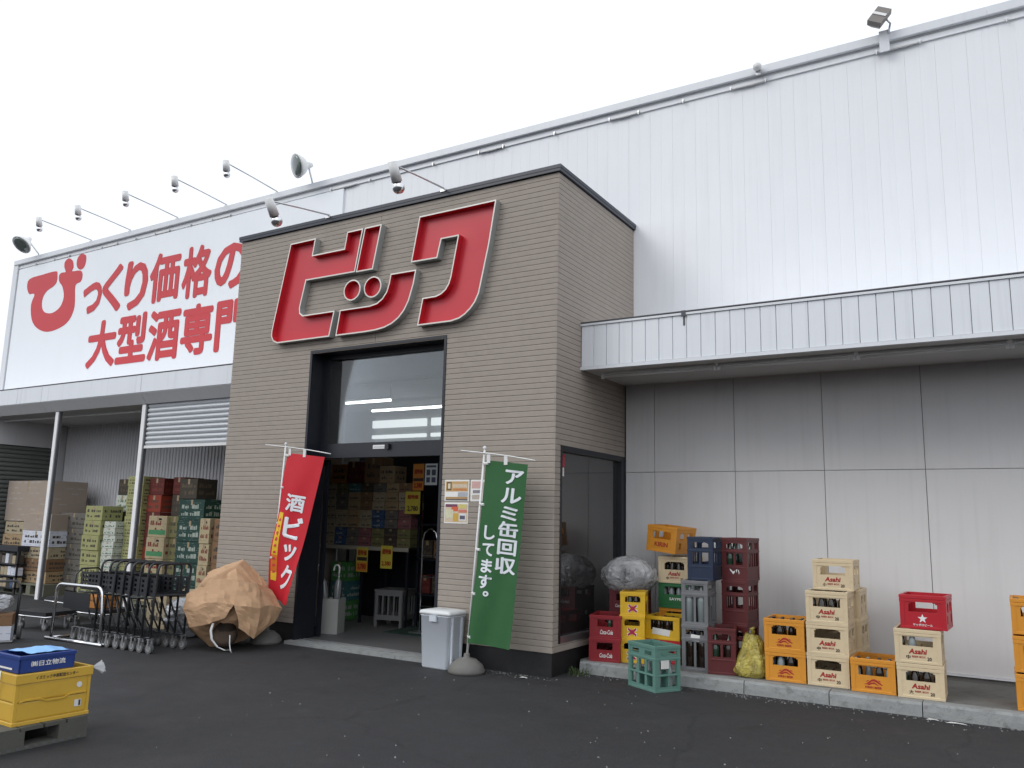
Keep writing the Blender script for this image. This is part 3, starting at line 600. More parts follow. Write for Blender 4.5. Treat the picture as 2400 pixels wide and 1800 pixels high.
# ------------------------------------------------------------------ crates
def holed(W, H, t, holes):
    """upright panel W x H, thickness t, holes (x0,x1,z0,z1); front at y=0, back at y=t, one connected mesh"""
    xs = sorted({0, W, *[h[0] for h in holes], *[h[1] for h in holes]}); zs = sorted({0, H, *[h[2] for h in holes], *[h[3] for h in holes]})
    nx, nz = len(xs)-1, len(zs)-1
    solid = [[not any(h[0]-1e-6 <= (xs[i]+xs[i+1])/2 <= h[1]+1e-6 and h[2]-1e-6 <= (zs[j]+zs[j+1])/2 <= h[3]+1e-6 for h in holes) for j in range(nz)] for i in range(nx)]
    mb = MB(); idx = {}
    def V(i, j, k):
        if (i, j, k) not in idx: idx[(i, j, k)] = len(mb.v); mb.v.append((xs[i]-W/2, t if k else 0.0, zs[j]))
        return idx[(i, j, k)]
    ok = lambda i, j: 0 <= i < nx and 0 <= j < nz and solid[i][j]
    for i in range(nx):
        for j in range(nz):
            if not solid[i][j]: continue
            mb.f.append((V(i,j,0), V(i+1,j,0), V(i+1,j+1,0), V(i,j+1,0))); mb.f.append((V(i,j,1), V(i,j+1,1), V(i+1,j+1,1), V(i+1,j,1)))
            if not ok(i-1, j): mb.f.append((V(i,j,0), V(i,j+1,0), V(i,j+1,1), V(i,j,1)))
            if not ok(i+1, j): mb.f.append((V(i+1,j,0), V(i+1,j,1), V(i+1,j+1,1), V(i+1,j+1,0)))
            if not ok(i, j-1): mb.f.append((V(i,j,0), V(i,j,1), V(i+1,j,1), V(i+1,j,0)))
            if not ok(i, j+1): mb.f.append((V(i,j+1,0), V(i+1,j+1,0), V(i+1,j+1,1), V(i,j+1,1)))
    mb.mi = [0]*len(mb.f); return mb
def frame_ring(w, d, z0, z1, t, out):
    """rectangular ring round the crate, proud by out"""
    mb = MB(); o = [(-w/2-out, -d/2-out), (w/2+out, -d/2-out), (w/2+out, d/2+out), (-w/2-out, d/2+out)]; i = [(-w/2+t, -d/2+t), (w/2-t, -d/2+t), (w/2-t, d/2-t), (-w/2+t, d/2-t)]
    rings = [[(*p, z) for p in r_] for r_, z in ((i, z0), (o, z0), (o, z1-.004), ([(p[0]*.985, p[1]*.985) for p in o], z1), (i, z1))]
    rings.append(rings[0]); return mb.loft(rings, cap=False)
def arch(x0, x1, z0, z1, c=.018):
    return [(x0, x1, z0, z1-c), (x0+c*.8, x1-c*.8, z1-c, z1-c*.4), (x0+c*2.0, x1-c*2.0, z1-c*.4, z1)]

STY = {}
def style(key, w, d, h, front, side, bands=(), posts=True, cells=None):
    STY[key] = dict(w=w, d=d, h=h, front=front, side=side, bands=bands, posts=posts, cells=cells)
W_, D_c, H_ = .372, .445, .296
style('beer', W_, D_c, H_, arch(.068, .304, .148, .236), arch(.075, .19, .150, .232)+arch(.255, .37, .150, .232)+[(.06,.12,.05,.12),(.325,.385,.05,.12)], ((.236, .262, .006),), cells=(4, 5))
style('beer_wide', W_, D_c, H_, [(.062,.310,.150,.232)], [(.075,.19,.150,.232),(.255,.37,.150,.232),(.06,.12,.05,.12),(.325,.385,.05,.12)], ((.240, .262, .006),), cells=(4, 5))
style('coke', .335, .46, .243, [(.08,.255,.125,.198)], [(.06,.20,.12,.198),(.26,.40,.12,.198)], ((.205,.222,.005),), cells=(4, 6))
style('small', .262, .37, .248, arch(.048,.214,.140,.206,.014), arch(.06,.31,.140,.206,.014), ((.206,.228,.005),), cells=(4, 6))
style('lowbox', .40, .42, .243, [(.07,.33,.10,.205)], [(.08,.34,.12,.20)], ((.205,.224,.005),), cells=(4, 5))
style('tall', .268, .385, .452, arch(.045,.223,.335,.395,.014)+[(.045,.122,.17,.29),(.146,.223,.17,.29)], [(.05,.16,.335,.40),(.225,.335,.335,.40),(.05,.11,.15,.29),(.13,.18,.15,.29),(.205,.255,.15,.29),(.275,.335,.15,.29)], ((.300,.318,.006),(.135,.150,.005)), cells=(2, 3))
style('tallopen', .268, .385, .452, [(.040,.228,.355,.405),(.035,.122,.035,.285),(.146,.233,.035,.285)], [(.05,.335,.355,.405),(.04,.13,.035,.285),(.148,.237,.035,.285),(.255,.345,.035,.285)], ((.300,.325,.006),), cells=(2, 3))
style('tealcrate', .43, .30, .43, [(.06,.17,.335,.375),(.26,.37,.335,.375)]+[(.045+k*.125,.135+k*.125,z0,z1) for k in range(3) for z0, z1 in ((.045,.145),(.165,.285))], [(.05,.25,.335,.375)]+[(.04+k*.12,.14+k*.12,z0,z1) for k in range(2) for z0, z1 in ((.045,.145),(.165,.285))], ((.298,.316,.006),(.148,.160,.005)), cells=(3, 2))
_cm = {}
def crate_meshes(key, m):
    k = (key, m.name)
    if k not in _cm:
        s_ = STY[key]; w, d, h = s_['w'], s_['d'], s_['h']; t = .013
        fr = holed(w, h-.002, t, s_['front']).xf(Matrix.Translation((0, -d/2, 0))).mesh('end_panel', m)
        si = holed(d-2*t, h-.002, t, s_['side']).xf(Matrix.Translation((w/2, 0, 0)) @ Matrix.Rotation(R(90), 4, 'Z')).mesh('side_panel', m)
        fl = MB().box(-w/2+t, w/2-t, -d/2+t, d/2-t, .006, .018).mesh('floor', m)
        rm = frame_ring(w, d, h-.030, h, t+.004, .007).mesh('rim', m)
        bs = frame_ring(w, d, .0, .022, t, .004).mesh('base_rim', m)
        bd = [frame_ring(w, d, a, b, t-.004, o).mesh('rib', m) for a, b, o in s_['bands']]
        po = MB()
        for sx in (-1, 1):
            for sy in (-1, 1): po.box(sx*(w/2+.0035), sx*(w/2-.034), sy*(d/2+.0035), sy*(d/2-.034), .023, h-.031)
        cp = MB().box(-.034, .0035, -.0035, .034, .023, h-.031).mesh('corner_post', m)
        dv = []
        if s_['cells']:
            a, b = s_['cells']; zt = h*.42
            for i in range(1, a): dv.append(MB().box(-w/2+w*i/a-.002, -w/2+w*i/a+.002, -d/2+t, d/2-t, .018, zt).mesh('divider', m))
            for i in range(1, b): dv.append(MB().box(-w/2+t, w/2-t, -d/2+d*i/b-.002, -d/2+d*i/b+.002, .018, zt-.004).mesh('divider', m))
        _cm[k] = (fr, si, fl, rm, bs, bd, cp, dv)
    return _cm[k]
def rotM(o, rx=0, ry=0): o.rotation_euler.x = rx; o.rotation_euler.y = ry
GL = {}
bp_ = [(.028, 0), (.033, .004), (.034, .02), (.034, .150), (.031, .175), (.018, .215), (.0135, .245), (.0135, .262), (.0155, .263), (.0155, .276), (.013, .278)]
sp_ = [(.046, 0), (.052, .006), (.052, .24), (.046, .275), (.022, .325), (.016, .36), (.016, .385), (.019, .386), (.019, .398), (.015, .40)]
cp_ = [(.024, 0), (.028, .004), (.028, .09), (.024, .12), (.027, .145), (.016, .18), (.012, .20), (.0145, .202), (.0145, .215), (.012, .217)]
M_brown = mat('brown_glass', (.016,.009,.005), .08, .2, coat=.6); M_dgreen = mat('green_glass', (.012,.035,.018), .08, .2, coat=.6); M_blueg = mat('blue_glass', (.01,.03,.10), .08, .2, coat=.6); M_clearg = mat('pale_glass', (.20,.23,.23), .10, .2, coat=.6)
def bottle_mesh(kind, m):
    k = (kind, m.name)
    if k not in GL: GL[k] = MB().lathe({'beer': bp_, 'sake': sp_, 'coke': cp_}[kind], n=14).mesh('bottle', m, True)
    return GL[k]
crate_no = [0]
def crate(label, key, m, X, Y, z, rz=0, logos=(), bottles=None, desc='', ry=0, side_logo=None, group=None, name='bottle_crate'):
    """X, Y: the front left corner on the ground; logos: (mesh builder fn, material)"""
    s_ = STY[key]; w, d, h = s_['w'], s_['d'], s_['h']
    c, sn = math.cos(rz), math.sin(rz)
    t = thing(name, label, 'crate', (X+c*w/2-sn*d/2, Y+sn*w/2+c*d/2, z), rz, group); t.rotation_euler.y = ry
    fr, si, fl, rm, bs, bd, cp, dv = crate_meshes(key, m)
    f1 = link('end_panel', fr, t); b1 = link('end_panel', fr, t); b1.rotation_euler.z = math.pi
    s1 = link('side_panel', si, t); s2 = link('side_panel', si, t); s2.rotation_euler.z = math.pi
    link('floor', fl, t); link('rim', rm, t); link('base_rim', bs, t)
    for x_ in bd: link('rib', x_, t)
    if s_['posts']:
        for (sx, sy, a) in ((1, -1, 0), (1, 1, 90), (-1, 1, 180), (-1, -1, 270)):
            o = link('corner_post', cp, t); o.location = (sx*w/2, sy*d/2, 0); o.rotation_euler.z = R(a)
    for x_ in dv: link('divider', x_, t)
    for nm, mb, mm in logos:
        o = mb.xf(Matrix.Translation((0, -d/2-.0015, 0))).build(nm, mm, f1)
    if side_logo:
        nm, mb, mm = side_logo; mb.xf(Matrix.Translation((w/2+.0015, 0, 0)) @ Matrix.Rotation(R(90), 4, 'Z')).build(nm, mm, s1)
    if bottles:
        kind, bmts, nx, ny, rows, skip, jit = bottles
        for j in range(rows):
            for i in range(nx):
                if rnd.random() < skip: continue
                bmt = bmts[rnd.randrange(len(bmts))]
                lx, ly = -w/2+w*(i+.5)/nx, -d/2+d*(j+.5)/ny
                p = Matrix.Rotation(rz, 4, 'Z') @ Matrix.Rotation(ry, 4, 'Y') @ Vector((lx, ly, .019))
                o = link('bottle', bottle_mesh(kind, bmt)); o.location = Vector(t.location)+p; o.rotation_euler = (rnd.uniform(-jit, jit), ry+rnd.uniform(-jit, jit), rnd.random()*6)
                tag(o, ('front row' if j == 0 else ['', 'second row', 'third row'][j])+' bottle, '+['first', 'second', 'third', 'fourth'][i]+' from left, in the '+desc, 'bottle', 'bottles inside the '+desc)
    return t

M_asahi = mat('cream_crate_plastic', (.62,.50,.32), .5, .08, 6, dirt=.16, dirtcol=(.22,.17,.11), bump=.05, bscale=200)
M_kirin = mat('orange_crate_plastic', (.62,.255,.022), .45, .08, 6, dirt=.16, dirtcol=(.20,.09,.02))
M_coke = mat('coke_red_plastic', (.24,.010,.016), .42, .1, 6, dirt=.15)
M_purp = mat('maroon_crate_plastic', (.14,.022,.030), .45, .1, 6, dirt=.15)
M_yel = mat('yellow_crate_plastic', (.66,.40,.016), .42, .08, 6, dirt=.16, dirtcol=(.25,.15,.02))
M_redc = mat('bright_red_plastic', (.42,.008,.018), .4, .1, 6, dirt=.12)
M_dred = mat('dark_red_plastic', (.090,.010,.011), .45, .12, 6, dirt=.15)
M_greyc = mat('grey_crate_plastic', (.15,.152,.158), .5, .1, 6, dirt=.2)
M_bluec = mat('navy_crate_plastic', (.009,.020,.050), .42, .1, 6, dirt=.12)
M_grnc = mat('green_crate_plastic', (.018,.135,.045), .42, .1, 6, dirt=.12)
M_teal = mat('teal_crate_plastic', (.105,.225,.185), .5, .1, 6, dirt=.25, dirtcol=(.05,.10,.08))
M_lred = mat('logo_red', (.34,.012,.014), .5, .1); M_lwht = mat('logo_white', (.74,.74,.72), .5, .05); M_lblk = mat('logo_dark', (.05,.035,.03), .5, .1); M_lmag = mat('logo_magenta', (.36,.01,.06), .5, .1)
M_paper = mat('torn_label', (.66,.66,.64), .7, .12, 30)
def L_asahi(k='中', num='20'):
    a = text_mb('Asahi', -.076, .074, .082, .128, 0, .035, .18)
    b = text_mb(k, -.098, -.062, .036, .070, 0, .03); text_mb(num, .072, .108, .032, .062, 0, .03, mb=b)
    c = text_mb('BEER BOX', -.050, .060, .052, .068, 0, .02)
    return [('logo', a, M_lred), ('mark', b, M_lblk), ('small_print', c, M_lred)]
def L_kirin():
    mb = MB()
    for pl in ([(-.085,.070),(-.060,.078),(-.035,.098),(-.012,.118),(.012,.122),(.035,.112),(.058,.092),(.082,.074),(.070,.072),(.045,.082),(.030,.094),(.008,.104),(-.012,.100),(-.030,.086),(-.052,.072)],
               [(-.055,.066),(-.035,.080),(-.010,.092),(.012,.094),(.028,.082),(.050,.066),(.030,.070),(.010,.080),(-.012,.078),(-.030,.068)],
               [(-.066,.092),(-.050,.106),(-.034,.110),(-.046,.098)], [(.040,.116),(.060,.108),(.066,.098),(.050,.104)]): mb.face([(p[0], 0, p[1]) for p in pl])
    return [('emblem', mb, M_lred), ('logo', text_mb('KIRIN BEER', -.07, .07, .038, .058, 0, .03), M_lred)]
def L_text(s_, x0, x1, z0, z1, m, bold=.03, sh=0): return [('logo', text_mb(s_, x0, x1, z0, z1, 0, bold, sh), m)]
def L_cross():
    w = MB(); r_ = MB()
    for sx in (-1, 1):
        w.face([(sx*.052, 0, .112), (sx*.052, 0, .088), (sx*.010, 0, .075), (0, 0, .086), (sx*.028, 0, .115)]); w.face([(sx*.052, 0, .036), (sx*.052, 0, .060), (sx*.010, 0, .073), (0, 0, .062), (sx*.028, 0, .033)])
    for a in range(4):
        c, s_ = math.cos(R(38+a*90 if a % 2 == 0 else 142+(a-1)*90)), math.sin(R(38+a*90 if a % 2 == 0 else 142+(a-1)*90))
        r_.face([(c*.056-s_*.010, -.0004, .074+s_*.056+c*.010), (-s_*.012, -.0004, .074+c*.012), (s_*.012, -.0004, .074-c*.012), (c*.056+s_*.010, -.0004, .074+s_*.056-c*.010)])
    r_.face([(.022*math.cos(t_), -.0006, .074+.022*math.sin(t_)) for t_ in [2*math.pi*i/16 for i in range(16)]])
    return [('emblem', w, M_lwht), ('emblem', r_, M_lmag)]
def L_star():
    st_ = MB().face([((.042 if i % 2 == 0 else .017)*math.sin(i*math.pi/5)-.005, 0, .092+(.042 if i % 2 == 0 else .017)*math.cos(i*math.pi/5)) for i in range(10)])
    return [('emblem', st_, M_lwht), ('logo', text_mb('サッポロビール', -.085, .075, .026, .048, 0, .03), M_lwht)]
def L_bird():
    mb = MB().face([(-.055,0,.130),(-.038,0,.118),(-.020,0,.100),(.0,0,.104),(.012,0,.122),(.0,0,.092),(-.006,0,.082),(-.016,0,.072),(-.024,0,.082),(-.034,0,.094),(-.048,0,.108)])
    mb.face([(.016,0,.118),(.028,0,.126),(.026,0,.100),(.020,0,.086)]).face([(.036,0,.122),(.046,0,.114),(.052,0,.086),(.046,0,.072),(.042,0,.096)])
    return [('emblem', mb, M_lwht)]

P = .12; PB = .2905
bt = lambda skip=0.1, ms=(M_brown, M_brown, M_dgreen): ('beer', ms, 4, 5, 2, skip, .05)
# right hand stacks along the kerb
for i in range(3):
    crate(['orange crate at the right edge of the photo, bottom of three', 'orange crate at the right edge of the photo, middle of three', 'orange crate at the right edge of the photo, top of three'][i], 'beer', M_kirin, -.068, 8.45, P+i*.312, R([1,-1,0][i]), L_kirin(), bt(.2) if i != 1 else None, ['bottom', 'middle', 'top'][i]+' orange crate at the right edge', group='orange crates at the right edge')
crate('cream crate with dark letter and number 20, bottom of the stack with the star crate', 'beer', M_asahi, -.988, 8.435, P, R(1.5), L_asahi('大'), bt(0), 'lower cream crate near the right edge', group='cream beer crates')
crate('cream crate under the bright red crate, holding one pale capped bottle', 'beer_wide', M_asahi, -.997, 8.435, P+.300, R(1.0), L_asahi('中'), ('beer', (M_brown, M_clearg), 4, 5, 1, .6, .04), 'cream crate under the red one', group='cream beer crates')
crate('bright red crate with white star on top of two cream crates', 'beer', M_redc, -.940, 8.45, P+.602, R(-2.5), L_star())
crate('single orange crate of bottles between two cream stacks', 'beer_wide', M_kirin, -1.384, 8.452, P, R(.5), L_kirin(), ('beer', (M_brown, M_clearg, M_brown), 4, 5, 2, .15, .05), 'single orange crate between cream stacks')
for i, lb in enumerate(('cream crate at the bottom of the tall front cream stack, window empty', 'cream crate second from the bottom of the tall front cream stack', 'cream crate holding dark bottles, third from the bottom of the tall cream stack')):
    crate(lb, 'beer_wide' if i == 2 else 'beer', M_asahi, -1.785+.004*i, 8.512-.006*i, P+i*PB, R([0, .8, 1.6][i]), L_asahi('中'), bt(.05, (M_brown,)) if i == 2 else None, 'third crate of the tall cream stack', group='cream beer crates')
for i in range(3):
    crate(['bottom', 'middle', 'top'][i]+' cream crate of the stack behind the tall cream stack', 'beer', M_asahi, -1.735, 8.985, P+i*PB, R(-1+i*.7), (), None, group='cream crates behind the tall stack')
crate('empty cream crate crowning the tall cream stack, set back', 'beer', M_asahi, -1.762, 8.80, P+3*PB, R(1), L_asahi('小'), None, group='cream beer crates')
for i in range(2):
    crate(['lower orange crate of dark bottles beside the yellow bag', 'upper orange crate of dark bottles beside the yellow bag'][i], 'beer', M_kirin, -2.178-.004*i, 8.492, P+i*PB, R(3-i), L_kirin(), ('beer', (M_brown,) if i else (M_brown, M_brown, M_brown, M_clearg), 4, 5, 3, .1, .05), ['lower', 'upper'][i]+' orange crate beside the yellow bag', group='orange crates beside the yellow bag')
# tall crates
crate('dark red tall crate standing in front beside the yellow bag', 'tall', M_dred, -2.738, 8.435, P, R(14), (), ('sake', (M_dgreen, M_brown), 2, 3, 2, .3, .02), 'front dark red tall crate')
for i in range(3):
    crate(['dark red tall crate at the bottom of the stack against the wall', 'dark red tall crate in the middle of the stack against the wall', 'dark red tall crate with white emblem on top of its stack'][i], 'tall', M_dred, -2.722+.006*i, 8.86+.01*i, P+i*.450, R([-3, -2, -4][i]), L_bird() if i == 2 else (), ('sake', (M_dgreen, M_dgreen, M_clearg), 2, 3, 3, .15, .02) if i == 2 else None, 'top dark red tall crate', group='dark red tall crates')
crate('lower grey tall crate with torn white label and a blue bottle', 'tallopen', M_greyc, -3.036, 8.508, P, R(4), [('label', MB().face([(-.05,0,.30),(.04,0,.292),(.055,0,.352),(-.038,0,.362)]), M_paper)], ('sake', (M_blueg, M_brown), 2, 3, 2, 0, .02), 'lower grey tall crate')
crate('upper grey tall crate with open slots under the navy one', 'tallopen', M_greyc, -3.038, 8.515, P+.450, R(5), (), ('sake', (M_clearg, M_dgreen), 2, 3, 2, .2, .02), 'upper grey tall crate')
crate('navy blue tall crate on top of the grey crates', 'tall', M_bluec, -3.018, 8.66, P+.901, R(2), (), None)
# stack behind the teal crate: orange, orange, green, cream, tilted orange
for i in range(2):
    crate(['bottom orange crate hidden behind the yellow box crate', 'orange crate under the green crate'][i], 'beer', M_kirin, -3.525, 9.14, P+i*.272, R(-1), (), bt(.2) if i else None, 'orange crate under the green crate', group='orange crates under the green crate')
crate('green crate with white lettering under a cream crate', 'beer_wide', M_grnc, -3.53, 9.13, P+.545, R(-1), L_text('SAYPEL', -.06, .11, .085, .115, M_lwht), ('beer', (M_clearg,), 4, 5, 1, 0, .03), 'green crate')
crate('cream crate full of black bottles under the tilted orange crate', 'beer', M_asahi, -3.525, 9.12, P+.822, R(-1), L_asahi('中'), bt(0, (M_brown,)), 'cream crate under the tilted orange one', group='cream beer crates')
crate('tilted empty orange crate on top of the stack against the grey wall', 'beer', M_kirin, -3.66, 9.08, P+1.165, R(-9), L_text('KIRIN', -.085, .085, .060, .112, M_lred), None, ry=R(5.5))
# yellow and red soft drink crates
crate('red crate at the bottom, mostly hidden behind the teal crate', 'lowbox', M_redc, -3.545, 8.745, P, R(-1))
crate('yellow crate holding a torn paper box, behind the teal crate', 'lowbox', M_yel, -3.548, 8.74, P+.244, R(-1), [('label', MB().face([(-.11,0,.055),(.085,0,.040),(.10,0,.105),(-.105,0,.122)]), M_paper)], ('coke', (M_brown,), 4, 5, 3, .2, .05), 'yellow crate behind the teal crate')
for i in range(3):
    crate(['bottom yellow crate of the column beside the red cola crates', 'middle yellow crate with crossed emblem beside the red cola crates', 'top yellow crate with crossed emblems under the clear bag'][i], 'small', M_yel, -3.742+.005*i, 8.50+.004*i, P+i*.2465, R(15+i), L_cross(), ('coke', (M_brown, M_brown, M_dgreen), 4, 6, 3, .1, .05) if i != 1 else None, ['bottom', 'middle', 'top'][i]+' yellow crate', side_logo=(('emblem', [x for x in L_cross()][1][1], M_lmag) if i == 2 else None), group='yellow crates beside the cola crates')
for i in range(2):
    crate(['lower red cola crate standing on the kerb end', 'upper red cola crate with pale bottles on the kerb end'][i], 'coke', M_coke, -4.035+.004*i, 8.362+.004*i, P+i*.242, R(13+i), L_text('Coca-Cola', -.055, .085, .045, .092, M_lwht, .02, .3), ('coke', (M_clearg, M_dgreen), 4, 6, 1, .1, .05) if i else None, 'upper red cola crate', group='red cola crates')
for i in range(3):
    crate(['bottom', 'middle', 'top'][i]+' maroon crate of the stack behind the red cola crates', 'coke', M_purp, -4.03, 8.88, P+i*.242, R(3), L_text('Coca-Cola', -.10, .04, .05, .085, M_lwht, .02, .3) if i == 2 else (), ('coke', (M_brown, M_blueg), 4, 6, 1, .2, .04) if i == 2 else None, 'top maroon crate', group='maroon crates behind the cola crates')
crate('teal slatted crate standing alone on the asphalt before the kerb', 'tealcrate', M_teal, -3.415, 7.991, .0, R(-30.7), [('label', MB().face([(-.06,0,.0),(0,0,0),(0,0,.001),(-.06,0,.001)]), M_paper)], ('beer', (M_clearg, M_dgreen, M_clearg), 3, 2, 2, .2, .08), 'teal crate on the asphalt', side_logo=('label', MB().face([(-.085,0,.215),(.015,0,.215),(.015,0,.300),(-.085,0,.300)]), M_paper))

# ------------------------------------------------------------------ bags
def blob(c, rad, seed, planes=0, crumple=.06, fine=.02, sub=5, top=None, crease=0):
    bm = bmesh.new(); bmesh.ops.create_icosphere(bm, subdivisions=sub, radius=1); rr = random.Random(seed)
    pl = []
    for _ in range(planes):
        n = Vector((rr.gauss(0, 1), rr.gauss(0, 1), rr.gauss(0, 1))).normalized(); pl.append((n, rr.uniform(.74, 1.0)))
    for v in bm.verts:
        d = v.co.normalized(); r_ = 1.08
        if planes: r_ = min([r_]+[h/max(1e-3, n.dot(d)) for n, h in pl if n.dot(d) > .3])
        vo = noise.voronoi(d*2.3+Vector((seed, 0, 0)))[0]; ridge = (vo[1]-vo[0])
        v2 = noise.voronoi(d*5.1+Vector((0, seed, 0)))[0]
        r_ *= 1+crumple*(min(.5, ridge)-.25)*2+fine*(min(.4, v2[1]-v2[0])-.2)*2+fine*.6*noise.noise(d*9+Vector((seed, 2, 1)))
        if crease:
            q = d+.25*Vector(noise.noise_vector(d*1.6+Vector((seed, 0, 3))))
            for k_, (fr_, am) in enumerate(((1.7, 1.0), (3.1, .55), (5.5, .28))):
                nn = abs(noise.noise(q*fr_+Vector((k_*7+seed, 1, 2)))); r_ *= 1-crease*am*max(0, 1-nn*5.0)**1.5
        p = d*r_; v.co = Vector((c[0]+p.x*rad[0], c[1]+p.y*rad[1], max(.004, c[2]+p.z*rad[2])))
        if top: v.co = Vector(top(v.co))
    me = bpy.data.meshes.new('blob'); bm.to_mesh(me); bm.free()
    return me
M_kraft = mat('brown_kraft_paper', (.49,.305,.175), .72, .12, 5, bump=.35, bscale=26, dirt=.12, dirtcol=(.26,.14,.07))
t = thing('kraft_sack', 'big crumpled brown paper sack slumped beside the red banner', 'sack', (-8.40, 7.19, 0), R(48)); t.scale = (.86, .86, .98)
def slump(co):
    x, y, z = co; k = .86+.14*min(1, z/.25) if z < .25 else 1
    lean = .10*max(0, z-.5)
    return (x*k-lean*.6, y*k, z)
me = blob((0, 0, .475), (.66, .62, .57), 19, 46, .0, .012, 6, slump, crease=.012); me.materials.append(M_kraft)
for p in me.polygons: p.use_smooth = True
link('body', me, t)
def flap(pts, nm, m, thick=.007):
    """a folded sheet through a grid of points"""
    nr, nc = len(pts), len(pts[0]); mb = MB()
    fine = []
    for r_ in pts:
        row = []
        for i in range(nc-1):
            for k in range(5): row.append(Vector(r_[i]).lerp(Vector(r_[i+1]), k/5))
        row.append(Vector(r_[-1])); fine.append(row)
    g2 = []
    for a, b in zip(fine[:-1], fine[1:]):
        for k in range(5): g2.append([p.lerp(q, k/5) for p, q in zip(a, b)])
    g2.append(fine[-1]); w = len(g2[0])
    for r_ in g2: mb.v += [tuple(p+.05*Vector(noise.noise_vector(p*3.3))+Vector((0, -1, .3))*(.022*max(0, 1-abs(noise.noise(p*5.5))*4))+.012*Vector(noise.noise_vector(p*10))) for p in r_]
    for j in range(len(g2)-1):
        for i in range(w-1): a = j*w+i; mb.f.append((a, a+1, a+w+1, a+w)); mb.mi.append(0)
    o = mb.build(nm, m, t); md = o.modifiers.new('thickness', 'SOLIDIFY'); md.thickness = thick; return o
flap([[(-.58,-.28,.66),(-.28,-.46,.88),(.10,-.50,.80)],[(-.62,-.40,.46),(-.28,-.66,.58),(.06,-.70,.56)],[(-.50,-.48,.30),(-.26,-.68,.32),(-.06,-.70,.40)]], 'flap', M_kraft)
flap([[(.10,-.50,.82),(.34,-.42,.80),(.56,-.18,.68)],[(.06,-.72,.56),(.40,-.60,.50),(.70,-.26,.46)],[(.10,-.72,.30),(.36,-.58,.14),(.60,-.32,.28)]], 'flap', M_kraft)
flap([[(-.34,-.20,.90),(.02,-.22,1.00),(.36,-.06,.90)],[(-.28,-.38,.82),(.06,-.44,.82),(.42,-.22,.76)],[(-.16,-.50,.74),(.10,-.54,.70),(.44,-.34,.62)]], 'flap', M_kraft)
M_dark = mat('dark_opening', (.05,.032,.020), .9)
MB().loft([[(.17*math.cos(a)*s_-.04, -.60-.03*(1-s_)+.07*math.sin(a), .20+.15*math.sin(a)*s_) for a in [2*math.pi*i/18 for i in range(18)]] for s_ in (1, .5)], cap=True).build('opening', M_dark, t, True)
M_web = mat('white_webbing', (.62,.62,.62), .7, .1, 30)
def strap(pts, w, nm, par, m):
    mb = MB(); P_ = [Vector(p) for p in pts]
    mb.loft([[p+Vector((-w/2, 0, 0)), p+Vector((w/2, 0, 0)), p+Vector((w/2, .004, .002)), p+Vector((-w/2, .004, .002))] for p in P_]); return mb.build(nm, m, par, True)
strap([(-.20,-.66,.34),(-.22,-.69,.26),(-.20,-.70,.16),(-.12,-.70,.07),(-.02,-.70,.03),(.06,-.71,.035)], .030, 'strap', t, M_web)
strap([(.03,-.66,.20),(.035,-.69,.10),(.05,-.71,.03),(.07,-.75,.008)], .014, 'strap', t, M_web)

M_clear = film('clear_plastic_film', (.97,.975,.985), .76, .18, .04, .25, 4, .9, 7, 1.25)
t = thing('plastic_bag', 'clear bulging plastic bag lying on the yellow and maroon crates', 'bag', (-3.86, 9.05, .80))
me = blob((0, 0, .205), (.31, .285, .205), 11, 0, .04, .0, 6, crease=.02); me.materials.append(M_clear)
for p in me.polygons: p.use_smooth = True
link('film', me, t)
t = thing('rubbish_bag', 'translucent yellow rubbish bag with a bottle, against the dark red crate', 'bag', (-2.335, 8.60, .12))
def pear(co):
    x, y, z = co; a = math.atan2(y, x); l_ = math.hypot(x, y); zz = max(0, min(.46, z))
    R_ = (.205*(1-zz/.50)**.85+.012)*(1+.20*noise.noise((math.cos(a)*1.9, math.sin(a)*1.9, zz*6))+.07*math.sin(a*9+zz*14)*zz/.46+.10*noise.noise((math.cos(a)*5, math.sin(a)*5, zz*14)))*min(1, .72+zz*5)
    R_ = min(R_, l_*6)
    return (math.cos(a)*R_, math.sin(a)*R_*.85, zz)
me = blob((0, 0, .20), (.165, .145, .255), 31, 12, .05, .02, 5, pear, crease=.06); me.materials.append(film('yellow_film', (.88,.74,.16), .46, .28, .02, .35, 9, .9, 14))
for p in me.polygons: p.use_smooth = True
link('film', me, t)
MB().tube([(0, 0, .40), (.02, -.01, .435), (.0, -.02, .455), (.03, -.01, .475)], [.022, .018, .026, .012], 8).build('knot', film('knot_film', (.60,.50,.08), .3, .3, .05, .5), t, True)
MB().lathe([(.036, 0), (.040, .01), (.040, .14), (.03, .17), (.015, .20), (.015, .215)], (-.03, -.055, .02), 14).build('bottle', mat('white_plastic_bottle', (.72,.70,.50), .5, .1), t, True)
t = thing('white_bag', 'silvery white plastic bag behind the carts left of the brown sack', 'bag', (-9.42, 7.30, 0))
me = blob((0, 0, .24), (.30, .24, .25), 41, 8, .05, .03, 5, crease=.12); me.materials.append(film('silver_film', (.62,.64,.68), .25, .2, .12, .4, 6))
for p in me.polygons: p.use_smooth = True
link('film', me, t)

